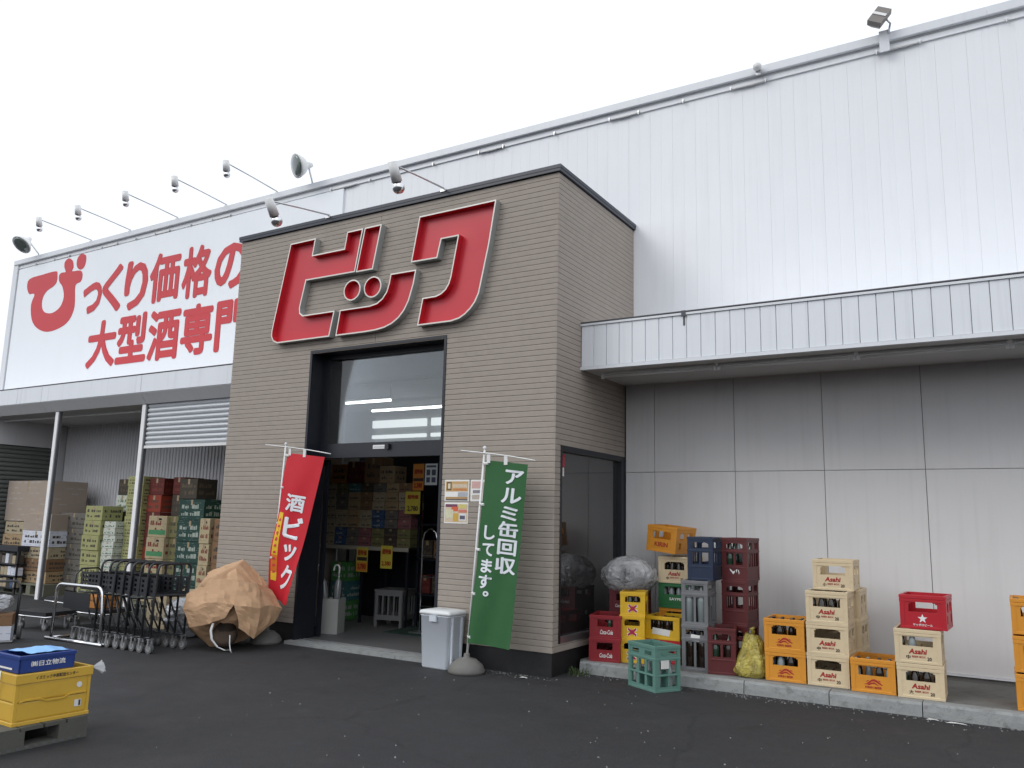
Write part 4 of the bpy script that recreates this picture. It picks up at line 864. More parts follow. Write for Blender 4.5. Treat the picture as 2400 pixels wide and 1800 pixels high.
# ------------------------------------------------------------------ rubbish bin
M_bin = mat('white_bin_plastic', (.60,.64,.69), .45, .05, 4, dirt=.08, dirtcol=(.35,.34,.32))
t = thing('rubbish_bin', 'white plastic lidded bin standing before the doorway', 'bin', (-5.46, 7.61, 0), R(-3))
def tapered(w0, d0, w1, d1, z0, z1, r_=.03, n=4):
    def ring(w, d, z):
        o = []
        for cx, cy, a0 in ((w/2-r_, d/2-r_, 0), (-w/2+r_, d/2-r_, 90), (-w/2+r_, -d/2+r_, 180), (w/2-r_, -d/2+r_, 270)):
            for k in range(n+1): a = R(a0+90*k/n); o.append((cx+r_*math.cos(a), cy+r_*math.sin(a), z))
        return o
    return [ring(w0, d0, z0), ring(w1, d1, z1)], ring
lo, ring = tapered(.36, .27, .405, .305, 0, .555)
MB().loft([ring(.345, .255, 0), ring(.36, .27, .015), ring(.405, .305, .545), ring(.415, .315, .548), ring(.415, .315, .565)]).build('body', M_bin, t, True)
MB().loft([ring(.43, .33, .566), ring(.435, .335, .585), ring(.42, .32, .606), ring(.30, .22, .618), ring(.05, .04, .620)]).build('lid', mat('bin_lid', (.64,.66,.66), .45, .05, 4, dirt=.1), t, True)
MB().box(-.045, .045, -.185, -.160, .50, .562).build('catch', M_bin, t)
MB().box(.190, .214, -.10, -.08, .02, .54).build('rib', M_bin, t); MB().box(.190, .214, .06, .08, .02, .54).build('rib', M_bin, t)

# ------------------------------------------------------------------ umbrella stand and things in the doorway
t = thing('umbrella_stand', 'grey square umbrella stand just inside the door on the left', 'stand', (-8.02, 8.60, .041), R(20))
for a in range(4):
    MB().box(-.125, .125, -.130, -.122, 0, .46).xf(Matrix.Rotation(R(90*a), 4, 'Z')).build('panel', mat('stand_panel', (.34,.345,.33), .35, .1, 4), t)
MB().box(-.121, .121, -.121, .121, .004, .012).build('floor', M_steel, t)
M_umb = film('pale_umbrella_film', (.55,.57,.58), .35, .25, .1, .5)
for (x, y, tx, ty, lb) in ((-.04, -.03, -.13, -.05, 'clear umbrella with white hooked handle, leaning left in the stand'), (.03, .02, .02, .02, 'clear umbrella with white hooked handle, upright in the stand')):
    u = thing('umbrella', lb, 'umbrella', (-8.02+x, 8.60+y, .06), 0, 'umbrellas in the stand')
    tilt = Matrix(((1, 0, tx*1.1, 0), (0, 1, ty*1.1, 0), (0, 0, 1, 0), (0, 0, 0, 1)))
    MB().cyl((0, 0, 0), (0, 0, .78), .006, n=8).xf(tilt).build('shaft', M_lampw, u, True)
    h_ = [(0, 0, .74), (0, 0, .83)]+[(-.05+.05*math.cos(a), 0, .83+.05*math.sin(a)) for a in [math.pi*k/8 for k in range(1, 9)]]+[(-.10, 0, .80)]
    MB().tube(h_, .011, 8).xf(tilt).build('handle', M_lampw, u, True)
    mb = MB(); mb.loft([[(r_*(1+.28*(-1)**j)*math.cos(2*math.pi*j/16), r_*(1+.28*(-1)**j)*math.sin(2*math.pi*j/16), z) for j in range(16)] for r_, z in ((.012, .10), (.028, .25), (.040, .42), (.048, .55), (.040, .66), (.012, .70))]).xf(tilt).build('canopy', M_umb, u, True)
t = thing('plastic_stool', 'grey slotted plastic stool on the floor inside the doorway', 'stool', (-7.86, 9.75, .041), R(12))
M_stool = mat('grey_stool_plastic', (.14,.14,.14), .5, .08)
for a in range(4):
    holed(.46, .50, .018, [(.05,.41,.0,.10)]+[(.06+k*.09, .125+k*.09, .17, .44) for k in range(4)]).xf(Matrix.Rotation(R(90*a), 4, 'Z') @ Matrix.Translation((0, -.23, 0))).build('side_panel', M_stool, t)
MB().box(-.235, .235, -.235, .235, .501, .525).build('seat', M_stool, t)
tag(MB().box(-7.54, -5.9, 9.10, 9.98, .041, .052).build('door_mat', mat('dark_green_mat', (.012,.040,.028), .95, .3, 40, bump=.6, bscale=200)), 'dark green mat on the grey floor inside the doorway', 'mat')

def carton_mat(name, c, c2=(.10,.08,.05), amt=.5, sc=9.0):
    m = mat(name, c, .8, .10, 5); n, l = m.node_tree.nodes, m.node_tree.links; b = n['Principled BSDF']
    src = b.inputs['Base Color'].links[0].from_socket
    tc = n.new('ShaderNodeTexCoord'); oi = n.new('ShaderNodeObjectInfo'); ad = n.new('ShaderNodeVectorMath'); ad.operation = 'MULTIPLY_ADD'
    l.new(oi.outputs['Random'], ad.inputs[0]); ad.inputs[1].default_value = (13, 7, 19); l.new(tc.outputs['Object'], ad.inputs[2])
    sx = n.new('ShaderNodeSeparateXYZ'); l.new(ad.outputs[0], sx.inputs[0]); sm_ = n.new('ShaderNodeMath'); l.new(sx.outputs[0], sm_.inputs[0]); l.new(sx.outputs[1], sm_.inputs[1])
    cx = n.new('ShaderNodeCombineXYZ'); l.new(sm_.outputs[0], cx.inputs[0]); l.new(sx.outputs[2], cx.inputs[1])
    v = n.new('ShaderNodeTexBrick'); v.inputs['Scale'].default_value = sc; v.inputs['Color1'].default_value = (0,0,0,1); v.inputs['Color2'].default_value = (1,1,1,1); v.inputs['Mortar'].default_value = (0,0,0,1); v.inputs['Mortar Size'].default_value = .16; v.inputs['Brick Width'].default_value = .9; v.inputs['Row Height'].default_value = .42; l.new(cx.outputs[0], v.inputs['Vector'])
    mx = n.new('ShaderNodeMix'); mx.data_type = 'RGBA'; mx.inputs[7].default_value = (*c2, 1)
    mr = n.new('ShaderNodeMapRange'); mr.inputs[1].default_value = .55; mr.inputs[2].default_value = .70; mr.inputs[4].default_value = amt
    l.new(v.outputs['Color'], mr.inputs[0]); l.new(mr.outputs[0], mx.inputs['Factor']); l.new(src, mx.inputs[6]); l.new(mx.outputs[2], b.inputs['Base Color']); return m
CM = dict(kraft=carton_mat('kraft_carton', (.34,.235,.13)), beige=carton_mat('beige_carton', (.40,.33,.20), (.16,.10,.06), .4), green=carton_mat('dark_green_carton', (.009,.042,.032), (.26,.31,.29), .4, 12),
    lime=carton_mat('yellow_green_carton', (.31,.315,.135), (.12,.13,.04), .5, 16), wgreen=carton_mat('white_green_carton', (.50,.52,.46), (.03,.16,.10), .8, 14), dred=carton_mat('dark_red_carton', (.10,.014,.010), (.06,.01,.01), .4), red=carton_mat('red_carton', (.24,.035,.016), (.12,.02,.01), .4),
    grey=carton_mat('grey_brown_carton', (.13,.12,.105), (.07,.065,.06), .5), dark=carton_mat('dark_carton', (.045,.036,.026), (.09,.07,.04), .5), olive=carton_mat('olive_carton', (.16,.15,.06), (.09,.09,.03), .5), mid=carton_mat('mid_green_carton', (.055,.20,.05), (.02,.07,.02), .6, 14), brown=carton_mat('brown_carton', (.20,.11,.055), (.10,.05,.03), .4), wrap=carton_mat('wrapped_pale_carton', (.33,.27,.22), (.40,.38,.36), .5, 4), blue=carton_mat('blue_carton', (.03,.07,.16), (.30,.32,.36), .5, 14), teal=carton_mat('teal_carton', (.03,.12,.13), (.22,.25,.22), .5, 14), pink=carton_mat('pink_carton', (.24,.09,.10), (.10,.05,.06), .5, 14), white=carton_mat('white_blue_carton', (.58,.60,.66), (.14,.18,.34), .5, 9), cream=carton_mat('cream_carton', (.36,.30,.20), (.12,.08,.05), .6, 14), orange=carton_mat('orange_carton', (.40,.16,.03), (.20,.06,.02), .5, 14))
M_tape = mat('parcel_tape', (.30,.22,.13), .3, .1); M_hole = mat('hand_hole', (.012,.010,.008), .9)
_cb = {}
PR_dark = mat('dark_print', (.055,.045,.035), .8, .3, 30); PR_pale = mat('pale_print', (.30,.34,.30), .8, .3, 30); PR_red = mat('red_print', (.16,.03,.02), .8, .3, 30); PR_grn = mat('deep_green_print', (.03,.10,.05), .8, .3, 30)
PRINTS = dict(green=PR_pale, teal=PR_pale, blue=PR_pale, dark=mat('brown_print', (.10,.075,.045), .8, .3, 30), dred=PR_red, beige=PR_red, wgreen=PR_grn, cream=PR_dark, mid=PR_pale)
def carton(label, X0, X1, Y, dep, z0, z1, m, group=None, hole=False, band=None, jit=.012):
    t = thing('carton', label, 'carton', ((X0+X1)/2+rnd.uniform(-jit, jit), Y+dep/2+rnd.uniform(-jit, jit), z0), R(rnd.uniform(-1.2, 1.2)), group)
    w, h = X1-X0-.008, z1-z0-.003; k = (round(w, 2), round(h, 2), round(dep, 2), m)
    if k not in _cb:
        c = .006; mb = MB(); r_ = lambda i, z: [(-w/2+i, -dep/2+i, z), (w/2-i, -dep/2+i, z), (w/2-i, dep/2-i, z), (-w/2+i, dep/2-i, z)]
        mb.loft([r_(c, 0), r_(0, c), r_(0, h-c), r_(c, h)]); _cb[k] = mb.mesh('body', CM[m])
    link('body', _cb[k], t)
    if h > .1 and m != 'wrap':
        pk = k+('p',)
        if pk not in _cb:
            mb = MB(); rr = random.Random(len(_cb)); rows = 2 if h > .15 else 1
            for fx, L in ((0, w), (1, dep)):
                for r_ in range(rows):
                    u = -.40
                    while u < .36:
                        e = rr.uniform(.03, .11); z0, z1 = h*(.22+.34*r_), h*(.22+.34*r_+rr.uniform(.10, .22)); a_, b_ = u*L, min(.42, u+e)*L
                        if rr.random() < .78: mb.face([(a_, -dep/2-.0008, z0), (b_, -dep/2-.0008, z0), (b_, -dep/2-.0008, z1), (a_, -dep/2-.0008, z1)] if fx == 0 else [(w/2+.0008, a_, z0), (w/2+.0008, b_, z0), (w/2+.0008, b_, z1), (w/2+.0008, a_, z1)])
                        u += e+rr.uniform(.01, .04)
            _cb[pk] = mb.mesh('print', PRINTS.get(m, PR_dark))
        link('print', _cb[pk], t)['kind'] = 'stuff'
    MB().box(-.025, .025, -dep/2-.0012, -dep/2-.0002, h*.72, h-.006).build('tape', M_tape, t)
    if hole: MB().face([(w*.02, -dep/2-.001, h*.80), (w*.22, -dep/2-.001, h*.80), (w*.22, -dep/2-.001, h*.86), (w*.16, -dep/2-.001, h*.90), (w*.08, -dep/2-.001, h*.90), (w*.02, -dep/2-.001, h*.86)]).build('hand_hole', M_hole, t)
    if band: MB().face([(-w*.46, -dep/2-.0011, h*.12), (w*.46, -dep/2-.0011, h*.12), (w*.46, -dep/2-.0011, h*.34), (-w*.46, -dep/2-.0011, h*.34)]).build('print', band, t)
    return t
M_gprint = mat('green_print', (.05,.22,.09), .7, .5, 30)
OR = ['bottom', 'second', 'third', 'fourth', 'fifth', 'sixth', 'seventh', 'eighth', 'ninth', 'tenth', 'eleventh', 'twelfth']
def column(what, X0, X1, Y, dep, z0, hs, ms, hole=False, band=None, group=None):
    z = z0
    for i, h in enumerate(hs):
        m = ms[i % len(ms)]
        lb = what.format('bottom' if i == 0 and len(hs) > 1 else ('top' if i == len(hs)-1 else OR[i]))
        carton(lb, X0, X1, Y, dep, z, z+h, m, group or what.split('{}')[-1].strip(' ,'), hole, band); z += h
# cartons under the left canopy
column('yellow green carton, {} of the stack behind the shopping carts', -14.56, -14.04, 8.95, .40, .10, [.265]*6, ['lime'], group='yellow green carton stack')
column('white and green carton, {} of the narrow stack behind the carts', -14.03, -13.68, 9.0, .40, .10, [.12]*11, ['wgreen'], group='white and green carton stack')
column('dark topped carton, {} of the stack behind the white and green cartons', -14.40, -14.05, 9.45, .36, .10, [.30]*7, ['dark', 'wgreen'], group='cartons behind the white and green stack')
column('slim yellow green carton, {} of the tall stack left of the second post', -13.66, -13.22, 9.15, .42, .10, [.1775]*12, ['lime'], group='tall yellow green stack')
column('dark red carton, {} of the tall stack behind the second post', -13.20, -12.80, 9.25, .40, .10, [.30]*7, ['dred', 'dred', 'red'], group='dark red carton stack')
column('carton with hand hole, {} of the beige stack right of the second post', -12.76, -12.28, 9.0, .42, .10, [.36]*4, ['beige'], True, M_gprint, 'beige cartons right of the second post')
column('carton, {} of the top row behind the beige stack', -12.74, -12.42, 9.43, .30, 1.55, [.34, .32], ['beige', 'red'], group='cartons behind the beige stack')
column('dim carton, {} of the dark stack behind the beige stack', -12.78, -12.10, 9.44, .50, .10, [.36, .36, .36, .365], ['dark', 'dred'], group='dark cartons behind the beige stack')
column('dark carton, {} of two above the beige stack', -12.27, -11.98, 9.06, .40, .10, [.36, .36, .36, .36, .36, .30], ['olive', 'olive', 'olive', 'olive', 'dark', 'dred'], group='olive and dark stack')
column('dark green carton with pale print, {} of its stack under the shutter', -11.97, -11.32, 9.0, .44, .10, [.345]*5, ['green'], group='dark green carton stack')
column('carton, {} of two on the dark green stack', -12.0, -11.55, 9.0, .40, 1.83, [.34], ['dark'], group='cartons on the dark green stack')
column('tall beige carton with hand hole, {} of the stack nearest the tower', -11.20, -10.96, 8.85, .40, .10, [.34, .34, .34, .40], ['beige'], True, group='tall beige cartons nearest the tower')
column('carton, {} of the brown stack nearest the tower', -10.95, -10.45, 8.9, .42, .10, [.355]*4, ['brown'], group='brown cartons nearest the tower')
column('carton, {} of the pair behind the tall beige cartons', -11.30, -10.86, 9.30, .40, .10, [.40, .34, .34, .34, .34, .33], ['mid', 'olive', 'mid', 'olive', 'mid', 'beige'], group='cartons behind the tall beige ones')
column('large wrapped carton, {} of the two at the far left', -17.45, -16.00, 9.05, .80, 1.36, [.80], ['wrap'], group='large wrapped carton')
column('pale carton, {} of the row under the large wrapped one', -17.30, -16.56, 8.98, .60, .86, [.245, .245], ['kraft', 'cream'], group='pale cartons under the wrapped one')
column('white and blue wrapped carton, {} of the stack left of the first post', -16.54, -15.62, 8.95, .60, .22, [.225, .225, .225, .30, .32], ['kraft', 'brown', 'cream', 'white', 'wrap'], group='mixed cartons left of the first post')
column('grey shaded carton, {} of the dim stack right of the first post', -15.95, -14.98, 9.30, .60, .10, [.29]*5, ['grey'], group='grey cartons right of the first post')
for (x0, x1, lb) in ((-17.0, -15.5, 'olive plastic pallet under the mixed cartons at the left'), (-14.7, -13.0, 'plastic pallet under the yellow green cartons'), (-12.9, -10.4, 'plastic pallet under the beige and green cartons')):
    t = thing('pallet', lb, 'pallet', ((x0+x1)/2, 9.2, 0), 0, 'pallets under the left canopy'); w = (x1-x0)/2; mm = mat('olive_pallet_plastic', (.15,.15,.11), .7, .15, 4, dirt=.3)
    zt = .095 if x0 > -16 else .215; hb = zt-.03
    MB().box(-w, w, -.32, .45, zt-.03, zt).build('deck', mm, t); MB().box(-w, w, -.32, .45, 0, .02).build('base', mm, t)
    for k in range(4): MB().box(-w+k*(2*w-.14)/3, -w+k*(2*w-.14)/3+.14, -.315, .445, .0205, zt-.0305).build('block', mm, t)
t = thing('mesh_rack', 'dark rack crammed with small goods at the left edge', 'rack', (-16.75, 8.75, 0))
MB().box(-.62, .50, -.02, .30, .80, .90).build('shelf', M_black, t)
for k in range(3): MB().box(-.62, .50, 0, .30, .10+k*.22, .125+k*.22).build('shelf', M_black, t)
for sx in (-.62, .47): MB().box(sx, sx+.03, .0, .03, 0, .80).build('post', M_black, t)
for k in range(3):
    for j in range(9):
        o = MB().box(-.055, .055, -.05, .05, 0, .14+.04*rnd.random()).build('carton', CM[rnd.choice(['grey', 'dark', 'teal', 'cream', 'blue', 'white'])]); o.location = (-17.29+j*.122, 8.83, .1255+k*.22)
        tag(o, ['first', 'second', 'third', 'fourth', 'fifth', 'sixth', 'seventh', 'eighth', 'ninth'][j]+' packet from left on the '+['bottom', 'middle', 'top'][k]+' shelf of the dark rack', 'packet', 'packets on the dark rack')

# goods inside the doorway
t = thing('display_table', 'long dark table inside the doorway carrying a wall of cartons', 'table', (-8.45, 9.95, .041))
MB().box(-.88, .88, -.32, .32, 1.095, 1.125).build('top', M_black, t); MB().box(-.88, .88, -.325, -.321, 1.07, 1.128).build('edge_strip', mat('pale_edge', (.36,.33,.27), .5), t)
for sx in (-.86, -.04, .82):
    for sy in (-.30, .27): MB().box(sx, sx+.04, sy, sy+.03, 0, 1.094).build('leg', M_black, t)
ccol = ['cream', 'dark', 'kraft', 'blue', 'olive', 'brown', 'grey', 'teal', 'cream', 'pink', 'dark', 'kraft', 'olive', 'grey']
for k in range(7):
    for r_ in range(7):
        x0 = -9.31+k*.248; m_ = 'cream' if k < 1 else ccol[(k*3+(r_//2)*5) % len(ccol)]
        carton('carton in row '+['one', 'two', 'three', 'four', 'five', 'six', 'seven'][r_]+' from below, '+['leftmost', 'second', 'third', 'fourth', 'fifth', 'sixth', 'rightmost'][k]+' of the box wall on the doorway table', x0, x0+.246, 9.66, .30, 1.17+r_*.135, 1.17+(r_+1)*.135, m_, 'small cartons on the doorway table', jit=.006)
for k, (w, h, m_) in enumerate(((.30,.30,'orange'),(.24,.34,'dred'),(.34,.40,'brown'),(.30,.26,'kraft'))):
    carton(['orange', 'dark red', 'wide brown', 'light brown'][k]+' carton on top of the box wall inside the doorway', -9.25+k*.33, -9.25+k*.33+w, 9.72, .28, 2.12, 2.12+h, m_, 'cartons on top of the doorway box wall')
for k in range(3):
    carton(['lower', 'middle', 'upper'][k]+' green and white carton on the floor under the doorway table', -9.12, -8.80, 9.70, .35, .041+k*.29, .041+(k+1)*.29, 'mid' if k != 1 else 'teal', 'green cartons under the doorway table')
M_ycard = mat('yellow_card', (.62,.50,.06), .7, .08); M_ocard = mat('orange_card', (.62,.22,.03), .7, .1)
def price(label, x0, x1, y, z0, z1, base, txts):
    t = thing('price_card', label, 'price card', ((x0+x1)/2, y, z0)); MB().box(x0, x1, y-.003, y, z0, z1).build('card', base, t, keep=True)
    for s_, u0, u1, v0, v1, m in txts:
        W, H = x1-x0, z1-z0
        if s_: text_mb(s_, x0+W*u0, x0+W*u1, z0+H*v0, z0+H*v1, y-.004, .04).build('writing', m, t, keep=True)
        else: MB().box(x0+W*u0, x0+W*u1, y-.0042, y-.0031, z0+H*v0, z0+H*v1).build('print', m, t, keep=True)
price('orange and yellow price card hanging from the left of the doorway table', -8.53, -8.31, 9.60, .79, 1.15, M_ycard, [(None,.04,.96,.03,.38,M_ocard),('2,780',.12,.88,.09,.32,M_lred),(None,.06,.94,.45,.60,M_lblk),('超特価',.10,.90,.66,.90,M_lred)])
price('yellow price card hanging from the right of the doorway table', -8.06, -7.84, 9.60, .86, 1.19, M_ycard, [('2,380',.10,.90,.10,.32,M_lred),('超特価',.12,.88,.62,.86,M_lred)])
t = thing('display_rack', 'dark rack of goods inside the doorway on the right', 'rack', (-7.0, 10.0, .041))
for z in (.45, .95, 1.45): MB().box(-.55, .60, -.2, .2, z, z+.03).build('shelf', M_black, t)
for sx in (-.55, .56):
    for sy in (-.2, .17): MB().box(sx, sx+.04, sy, sy+.03, 0, 2.35).build('post', M_black, t)
for k in range(10): carton(['first', 'second', 'third', 'fourth', 'fifth'][k % 5]+' carton from left on the '+['lower', 'upper'][k//5]+' shelf of the dark doorway rack', -7.50+(k % 5)*.21, -7.50+(k % 5)*.21+.20, 9.85, .28, .525+(k//5)*.5, .525+(k//5)*.5+.26, ['dred', 'dark', 'brown', 'grey'][k % 4], 'cartons on the dark doorway rack')
price('orange price card high on the dark rack inside the doorway', -7.52, -7.32, 9.60, 2.00, 2.39, M_ocard, [(None,.04,.96,.35,.46,M_lblk),('2,380',.12,.88,.08,.28,M_lred),('超特価',.12,.88,.62,.80,M_lred)])
price('yellow price card below the orange one on the dark rack', -7.63, -7.36, 9.585, 1.66, 1.985, M_ycard, [('2,780',.15,.88,.10,.36,M_lblk),('超特価',.14,.88,.66,.86,M_lred)])
sheet('notice', 'white notice sheet beside the orange price card inside the doorway', 'notice', -7.30, -7.08, 2.08, 2.39, 9.60, [(.1,.9,.82,.92,(.12,.12,.14)),(.12,.42,.45,.72,(.10,.10,.13)),(.55,.88,.45,.72,(.10,.10,.13)),(.12,.42,.12,.36,(.10,.10,.16)),(.55,.88,.12,.36,(.10,.10,.16))])
t = thing('hand_truck', 'small chrome hooped hand truck inside the doorway on the right', 'hand truck', (-7.05, 9.45, .041))
MB().tube([(-.13,0,.02),(-.13,0,1.25),(-.10,0,1.36),(-.03,0,1.41),(.03,0,1.41),(.10,0,1.36),(.13,0,1.25),(.13,0,.02)], .014, 8).build('frame', M_chrome, t, True)
for z in (.35, .75, 1.05): MB().cyl((-.13, 0, z), (.13, 0, z), .010, n=8).build('crossbar', M_chrome, t)
MB().box(-.16, .16, -.20, .0, .01, .02).build('toe_plate', M_steel, t)
for sx in (-.15, .15): MB().cyl((sx-.02, .08, .075), (sx+.02, .08, .075), .075, n=18).build('wheel', M_black, t)
carton('brown carton on a shelf inside the side window of the tower', -4.95, -4.60, 8.35, .40, 1.0, 1.45, 'kraft')
tag(MB().box(-5.1, -4.45, 8.1, 9.5, .95, .985).build('window_shelf', M_steel), 'shelf behind the side window of the beige tower', 'shelf')
# bright backlit panels on the far wall of the shop
t = thing('light_box', 'bright backlit panels on the far wall seen through the transom glass', 'light box', (-10.2, 12.95, 3.2))
for x0, x1 in ((-11.25, -9.88), (-9.74, -8.4)):
    MB().box(x0, x1, 12.93, 12.99, 3.42, 3.57).build('panel', M_lit, t, keep=True); MB().box(x0, x1, 12.93, 12.99, 3.20, 3.27).build('panel', M_lit, t, keep=True)
t = thing('dark_filler_board', 'black board added behind the doorway table and rack to keep the gap dark', 'filler board', (-7.9, 10.45, .041))
MB().box(-1.42, 1.5, -.02, .02, 0, 2.55).build('board', M_black, t); MB().box(-1.42, 1.5, -.03, .03, 2.551, 2.60).build('top_edge', M_steel, t)  # added black backing, darkens the view under and behind the table

# ------------------------------------------------------------------ shopping carts
M_cart = mat('black_coated_tube', (.022,.024,.027), .4, .2, 8)
M_bask = mat('black_basket_plastic', (.012,.013,.016), .45, .2, 8)
M_tyre = mat('grey_caster_rubber', (.10,.10,.10), .6, .2, 12, dirt=.3); M_rimw = mat('pale_caster_hub', (.34,.35,.36), .4, .1, 10)
def caster(t, x, y, r_=.058):
    w = MB().cyl((x, y-.016, r_), (x, y+.016, r_), r_, n=20).build('wheel', M_tyre, t)
    MB().cyl((x, y-.019, r_), (x, y+.019, r_), r_*.58, n=16).build('hub', M_rimw, w)
    MB().box(x-.012, x+.012, y-.028, y-.022, r_-.01, r_*2+.035).box(x-.012, x+.012, y+.022, y+.028, r_-.01, r_*2+.035).box(x-.022, x+.022, y-.029, y+.029, r_*2+.0355, r_*2+.05).build('fork', M_steel, w)
def make_cart(label, loc):
    t = thing('shopping_cart', label, 'shopping cart', loc, 0, 'nested shopping carts')
    hw = .225; rc = .07
    hoop = [(0, -hw, .17), (.01, -hw, .60), (.03, -hw, .90)]+[(.035, -hw+rc-rc*math.cos(a), .93+rc*math.sin(a)) for a in [math.pi/2*k/5 for k in range(1, 6)]]
    hoop += [(p[0], -p[1], p[2]) for p in hoop[::-1]]
    MB().tube(hoop, .0135, 8).build('handle_hoop', M_cart, t, True)
    base = [(0, -hw, .18), (-.10, -hw+.015, .165), (-.52, -hw+.06, .165), (-.56, -hw+.10, .165), (-.56, hw-.10, .165), (-.52, hw-.06, .165), (-.10, hw-.015, .165), (0, hw, .18)]
    MB().tube(base, .012, 8).build('base_frame', M_cart, t, True)
    for k in range(6): MB().cyl((-.06-k*.08, -hw+.02+k*.008, .172), (-.06-k*.08, hw-.02-k*.008, .172), .005, n=6).build('tray_bar', M_cart, t)
    for sy in (-1, 1):
        MB().tube([(.0, sy*hw, .62), (-.25, sy*(hw-.015), .60), (-.46, sy*(hw-.035), .60)], .011, 8).build('basket_rail', M_cart, t, True)
        MB().tube([(-.02, sy*hw, .20), (-.20, sy*(hw-.015), .42), (-.30, sy*(hw-.02), .60)], .010, 8).build('brace', M_cart, t, True)
    b = thing('basket', None, None); b.parent = t
    bh = []
    for i in range(5):
        for j in range(3): bh.append((.045+i*.078, .045+i*.078+.045, .045+j*.055, .045+j*.055+.032))
    holed(.45, .215, .006, bh).xf(Matrix.Translation((-.22, -hw+.02, .63)) @ Matrix.Rotation(R(-5), 4, 'Z')).build('side', M_bask, b)
    holed(.45, .215, .006, bh).xf(Matrix.Translation((-.22, hw-.02, .63)) @ Matrix.Rotation(R(5), 4, 'Z')).build('side', M_bask, b)
    bh2 = [(.03+i*.08, .03+i*.08+.05, .045+j*.055, .045+j*.055+.032) for i in range(4) for j in range(3)]
    holed(.36, .20, .006, bh2).xf(Matrix.Translation((-.46, 0, .632)) @ Matrix.Rotation(R(-90), 4, 'Z')).build('end', M_bask, b)
    MB().extr([(.0, -hw+.03), (-.45, -hw+.065), (-.45, hw-.065), (.0, hw-.03)], 'z', .632, .638).build('floor', M_bask, b)
    for x_, dy in ((.0, 0), (-.50, .055)):
        for sy in (-1, 1): caster(t, x_, sy*(hw-dy))
    return t
nth = ['front', 'second', 'third', 'fourth', 'fifth', 'sixth', 'seventh', 'eighth', 'rearmost']
proto = make_cart('front shopping cart of the nested row, nearest the brown paper sack', (-8.55, 6.42, 0)); km = kids_map(proto)
for i in range(1, 8):
    c_ = copy_tree(proto, km); c_.location = (-8.55-i*.155, 6.42+rnd.uniform(-.012, .012), 0); c_.rotation_euler.z = R(rnd.uniform(-1.5, 1.5))
    c_['label'] = (nth[i] if i < 7 else 'rearmost')+' shopping cart of the nested row, counting from the brown paper sack'
t = thing('guard_rail', 'bright chrome hoop rail standing before the nested carts', 'rail', (-9.92, 6.13, 0), R(2))
hp = [(-.47, 0, .03), (-.45, 0, .52)]+[(-.35-.10*math.cos(a), 0, .585+.10*math.sin(a)) for a in [math.pi/2*k/6 for k in range(7)]]+[(.36+.10*math.sin(a), 0, .585+.10*math.cos(a)) for a in [math.pi/2*k/6 for k in range(7)]]+[(.48, 0, .40), (.50, 0, .03)]
MB().tube(hp, .019, 12).build('hoop', M_chrome, t, True)
MB().cyl((-.56, -.01, .022), (.55, -.01, .022), .021, n=12).build('foot_bar', M_chrome, t, True)
MB().box(-.30, .22, .004, .010, .40, .60).build('sign_plate', M_bask, t)
for k in range(2): MB().cyl((-.5+k*1.0, .0, .02), (-.5+k*1.0, .30, .02), .018, n=10).build('foot', M_chrome, t, True)

def platform(label, loc, rz, L, W, zt, handle=None):
    t = thing('platform_trolley', label, 'trolley', loc, rz, 'platform trolleys behind the carts')
    MB().box(-L/2, L/2, -W/2, W/2, zt-.05, zt).build('deck', M_bask, t)
    MB().tube([(-L/2-.01, -W/2-.01, zt-.06), (L/2+.01, -W/2-.01, zt-.06), (L/2+.01, W/2+.01, zt-.06), (-L/2-.01, W/2+.01, zt-.06)], .010, 8, closed=True).build('bumper', M_chrome, t, True)
    for sx in (-1, 1):
        for sy in (-1, 1): caster(t, sx*(L/2-.08), sy*(W/2-.07), .052)
    if handle:
        h = [(handle, -W/2+.02, zt), (handle, -W/2+.02, zt+.44), (handle, -W/2+.10, zt+.52), (handle, W/2-.10, zt+.52), (handle, W/2-.02, zt+.44), (handle, W/2-.02, zt)]
        MB().tube(h, .013, 8).build('handle', M_cart, t, True)
    return t
platform('low black flat trolley standing left of the chrome hoop rail', (-11.45, 6.62, 0), R(8), .62, .46, .24)
platform('black flat trolley lying behind the low one at the first post', (-12.1, 7.4, 0), R(-4), .70, .46, .32)
platform('black flat trolley with raised hoop handle behind the nested carts', (-11.0, 7.15, 0), R(3), .72, .46, .27, -.33)
carton('orange carton lying on the trolley with the raised hoop handle', -11.25, -10.82, 6.97, .32, .272, .44, 'orange')
for k in range(3): carton(['left', 'middle', 'right'][k]+' pale carton on the ground behind the nested carts', -10.55+k*.52, -10.12+k*.52, 7.55, .35, 0, .50+.04*k, 'cream', 'pale cartons behind the carts')
t = thing('hand_truck', 'dark hand truck loaded with a white bundle at the left edge', 'hand truck', (-10.80, 5.66, 0), R(55))
MB().tube([(-.2, 0, .06), (-.2, .10, .62), (-.15, .12, .70), (.15, .12, .70), (.2, .10, .62), (.2, 0, .06)], .017, 8).build('frame', M_cart, t, True)
MB().box(-.22, .22, -.30, 0, .015, .03).build('toe_plate', M_steel, t)
for sx in (-.24, .24): MB().cyl((sx-.02, .07, .085), (sx+.02, .07, .085), .085, n=20).build('wheel', M_tyre, t)
me = blob((0, -.12, .46), (.19, .15, .10), 77, 10, .05, .03, 4, crease=.1); me.materials.append(film('bundle_film', (.60,.61,.63), .12, .3, .02, .3)); link('bundle', me, t)
MB().box(-.19, .19, -.27, -.01, .20, .34).build('box', CM['brown'], t); MB().box(-.19, .19, -.27, -.01, .032, .198).build('box', CM['white'], t)

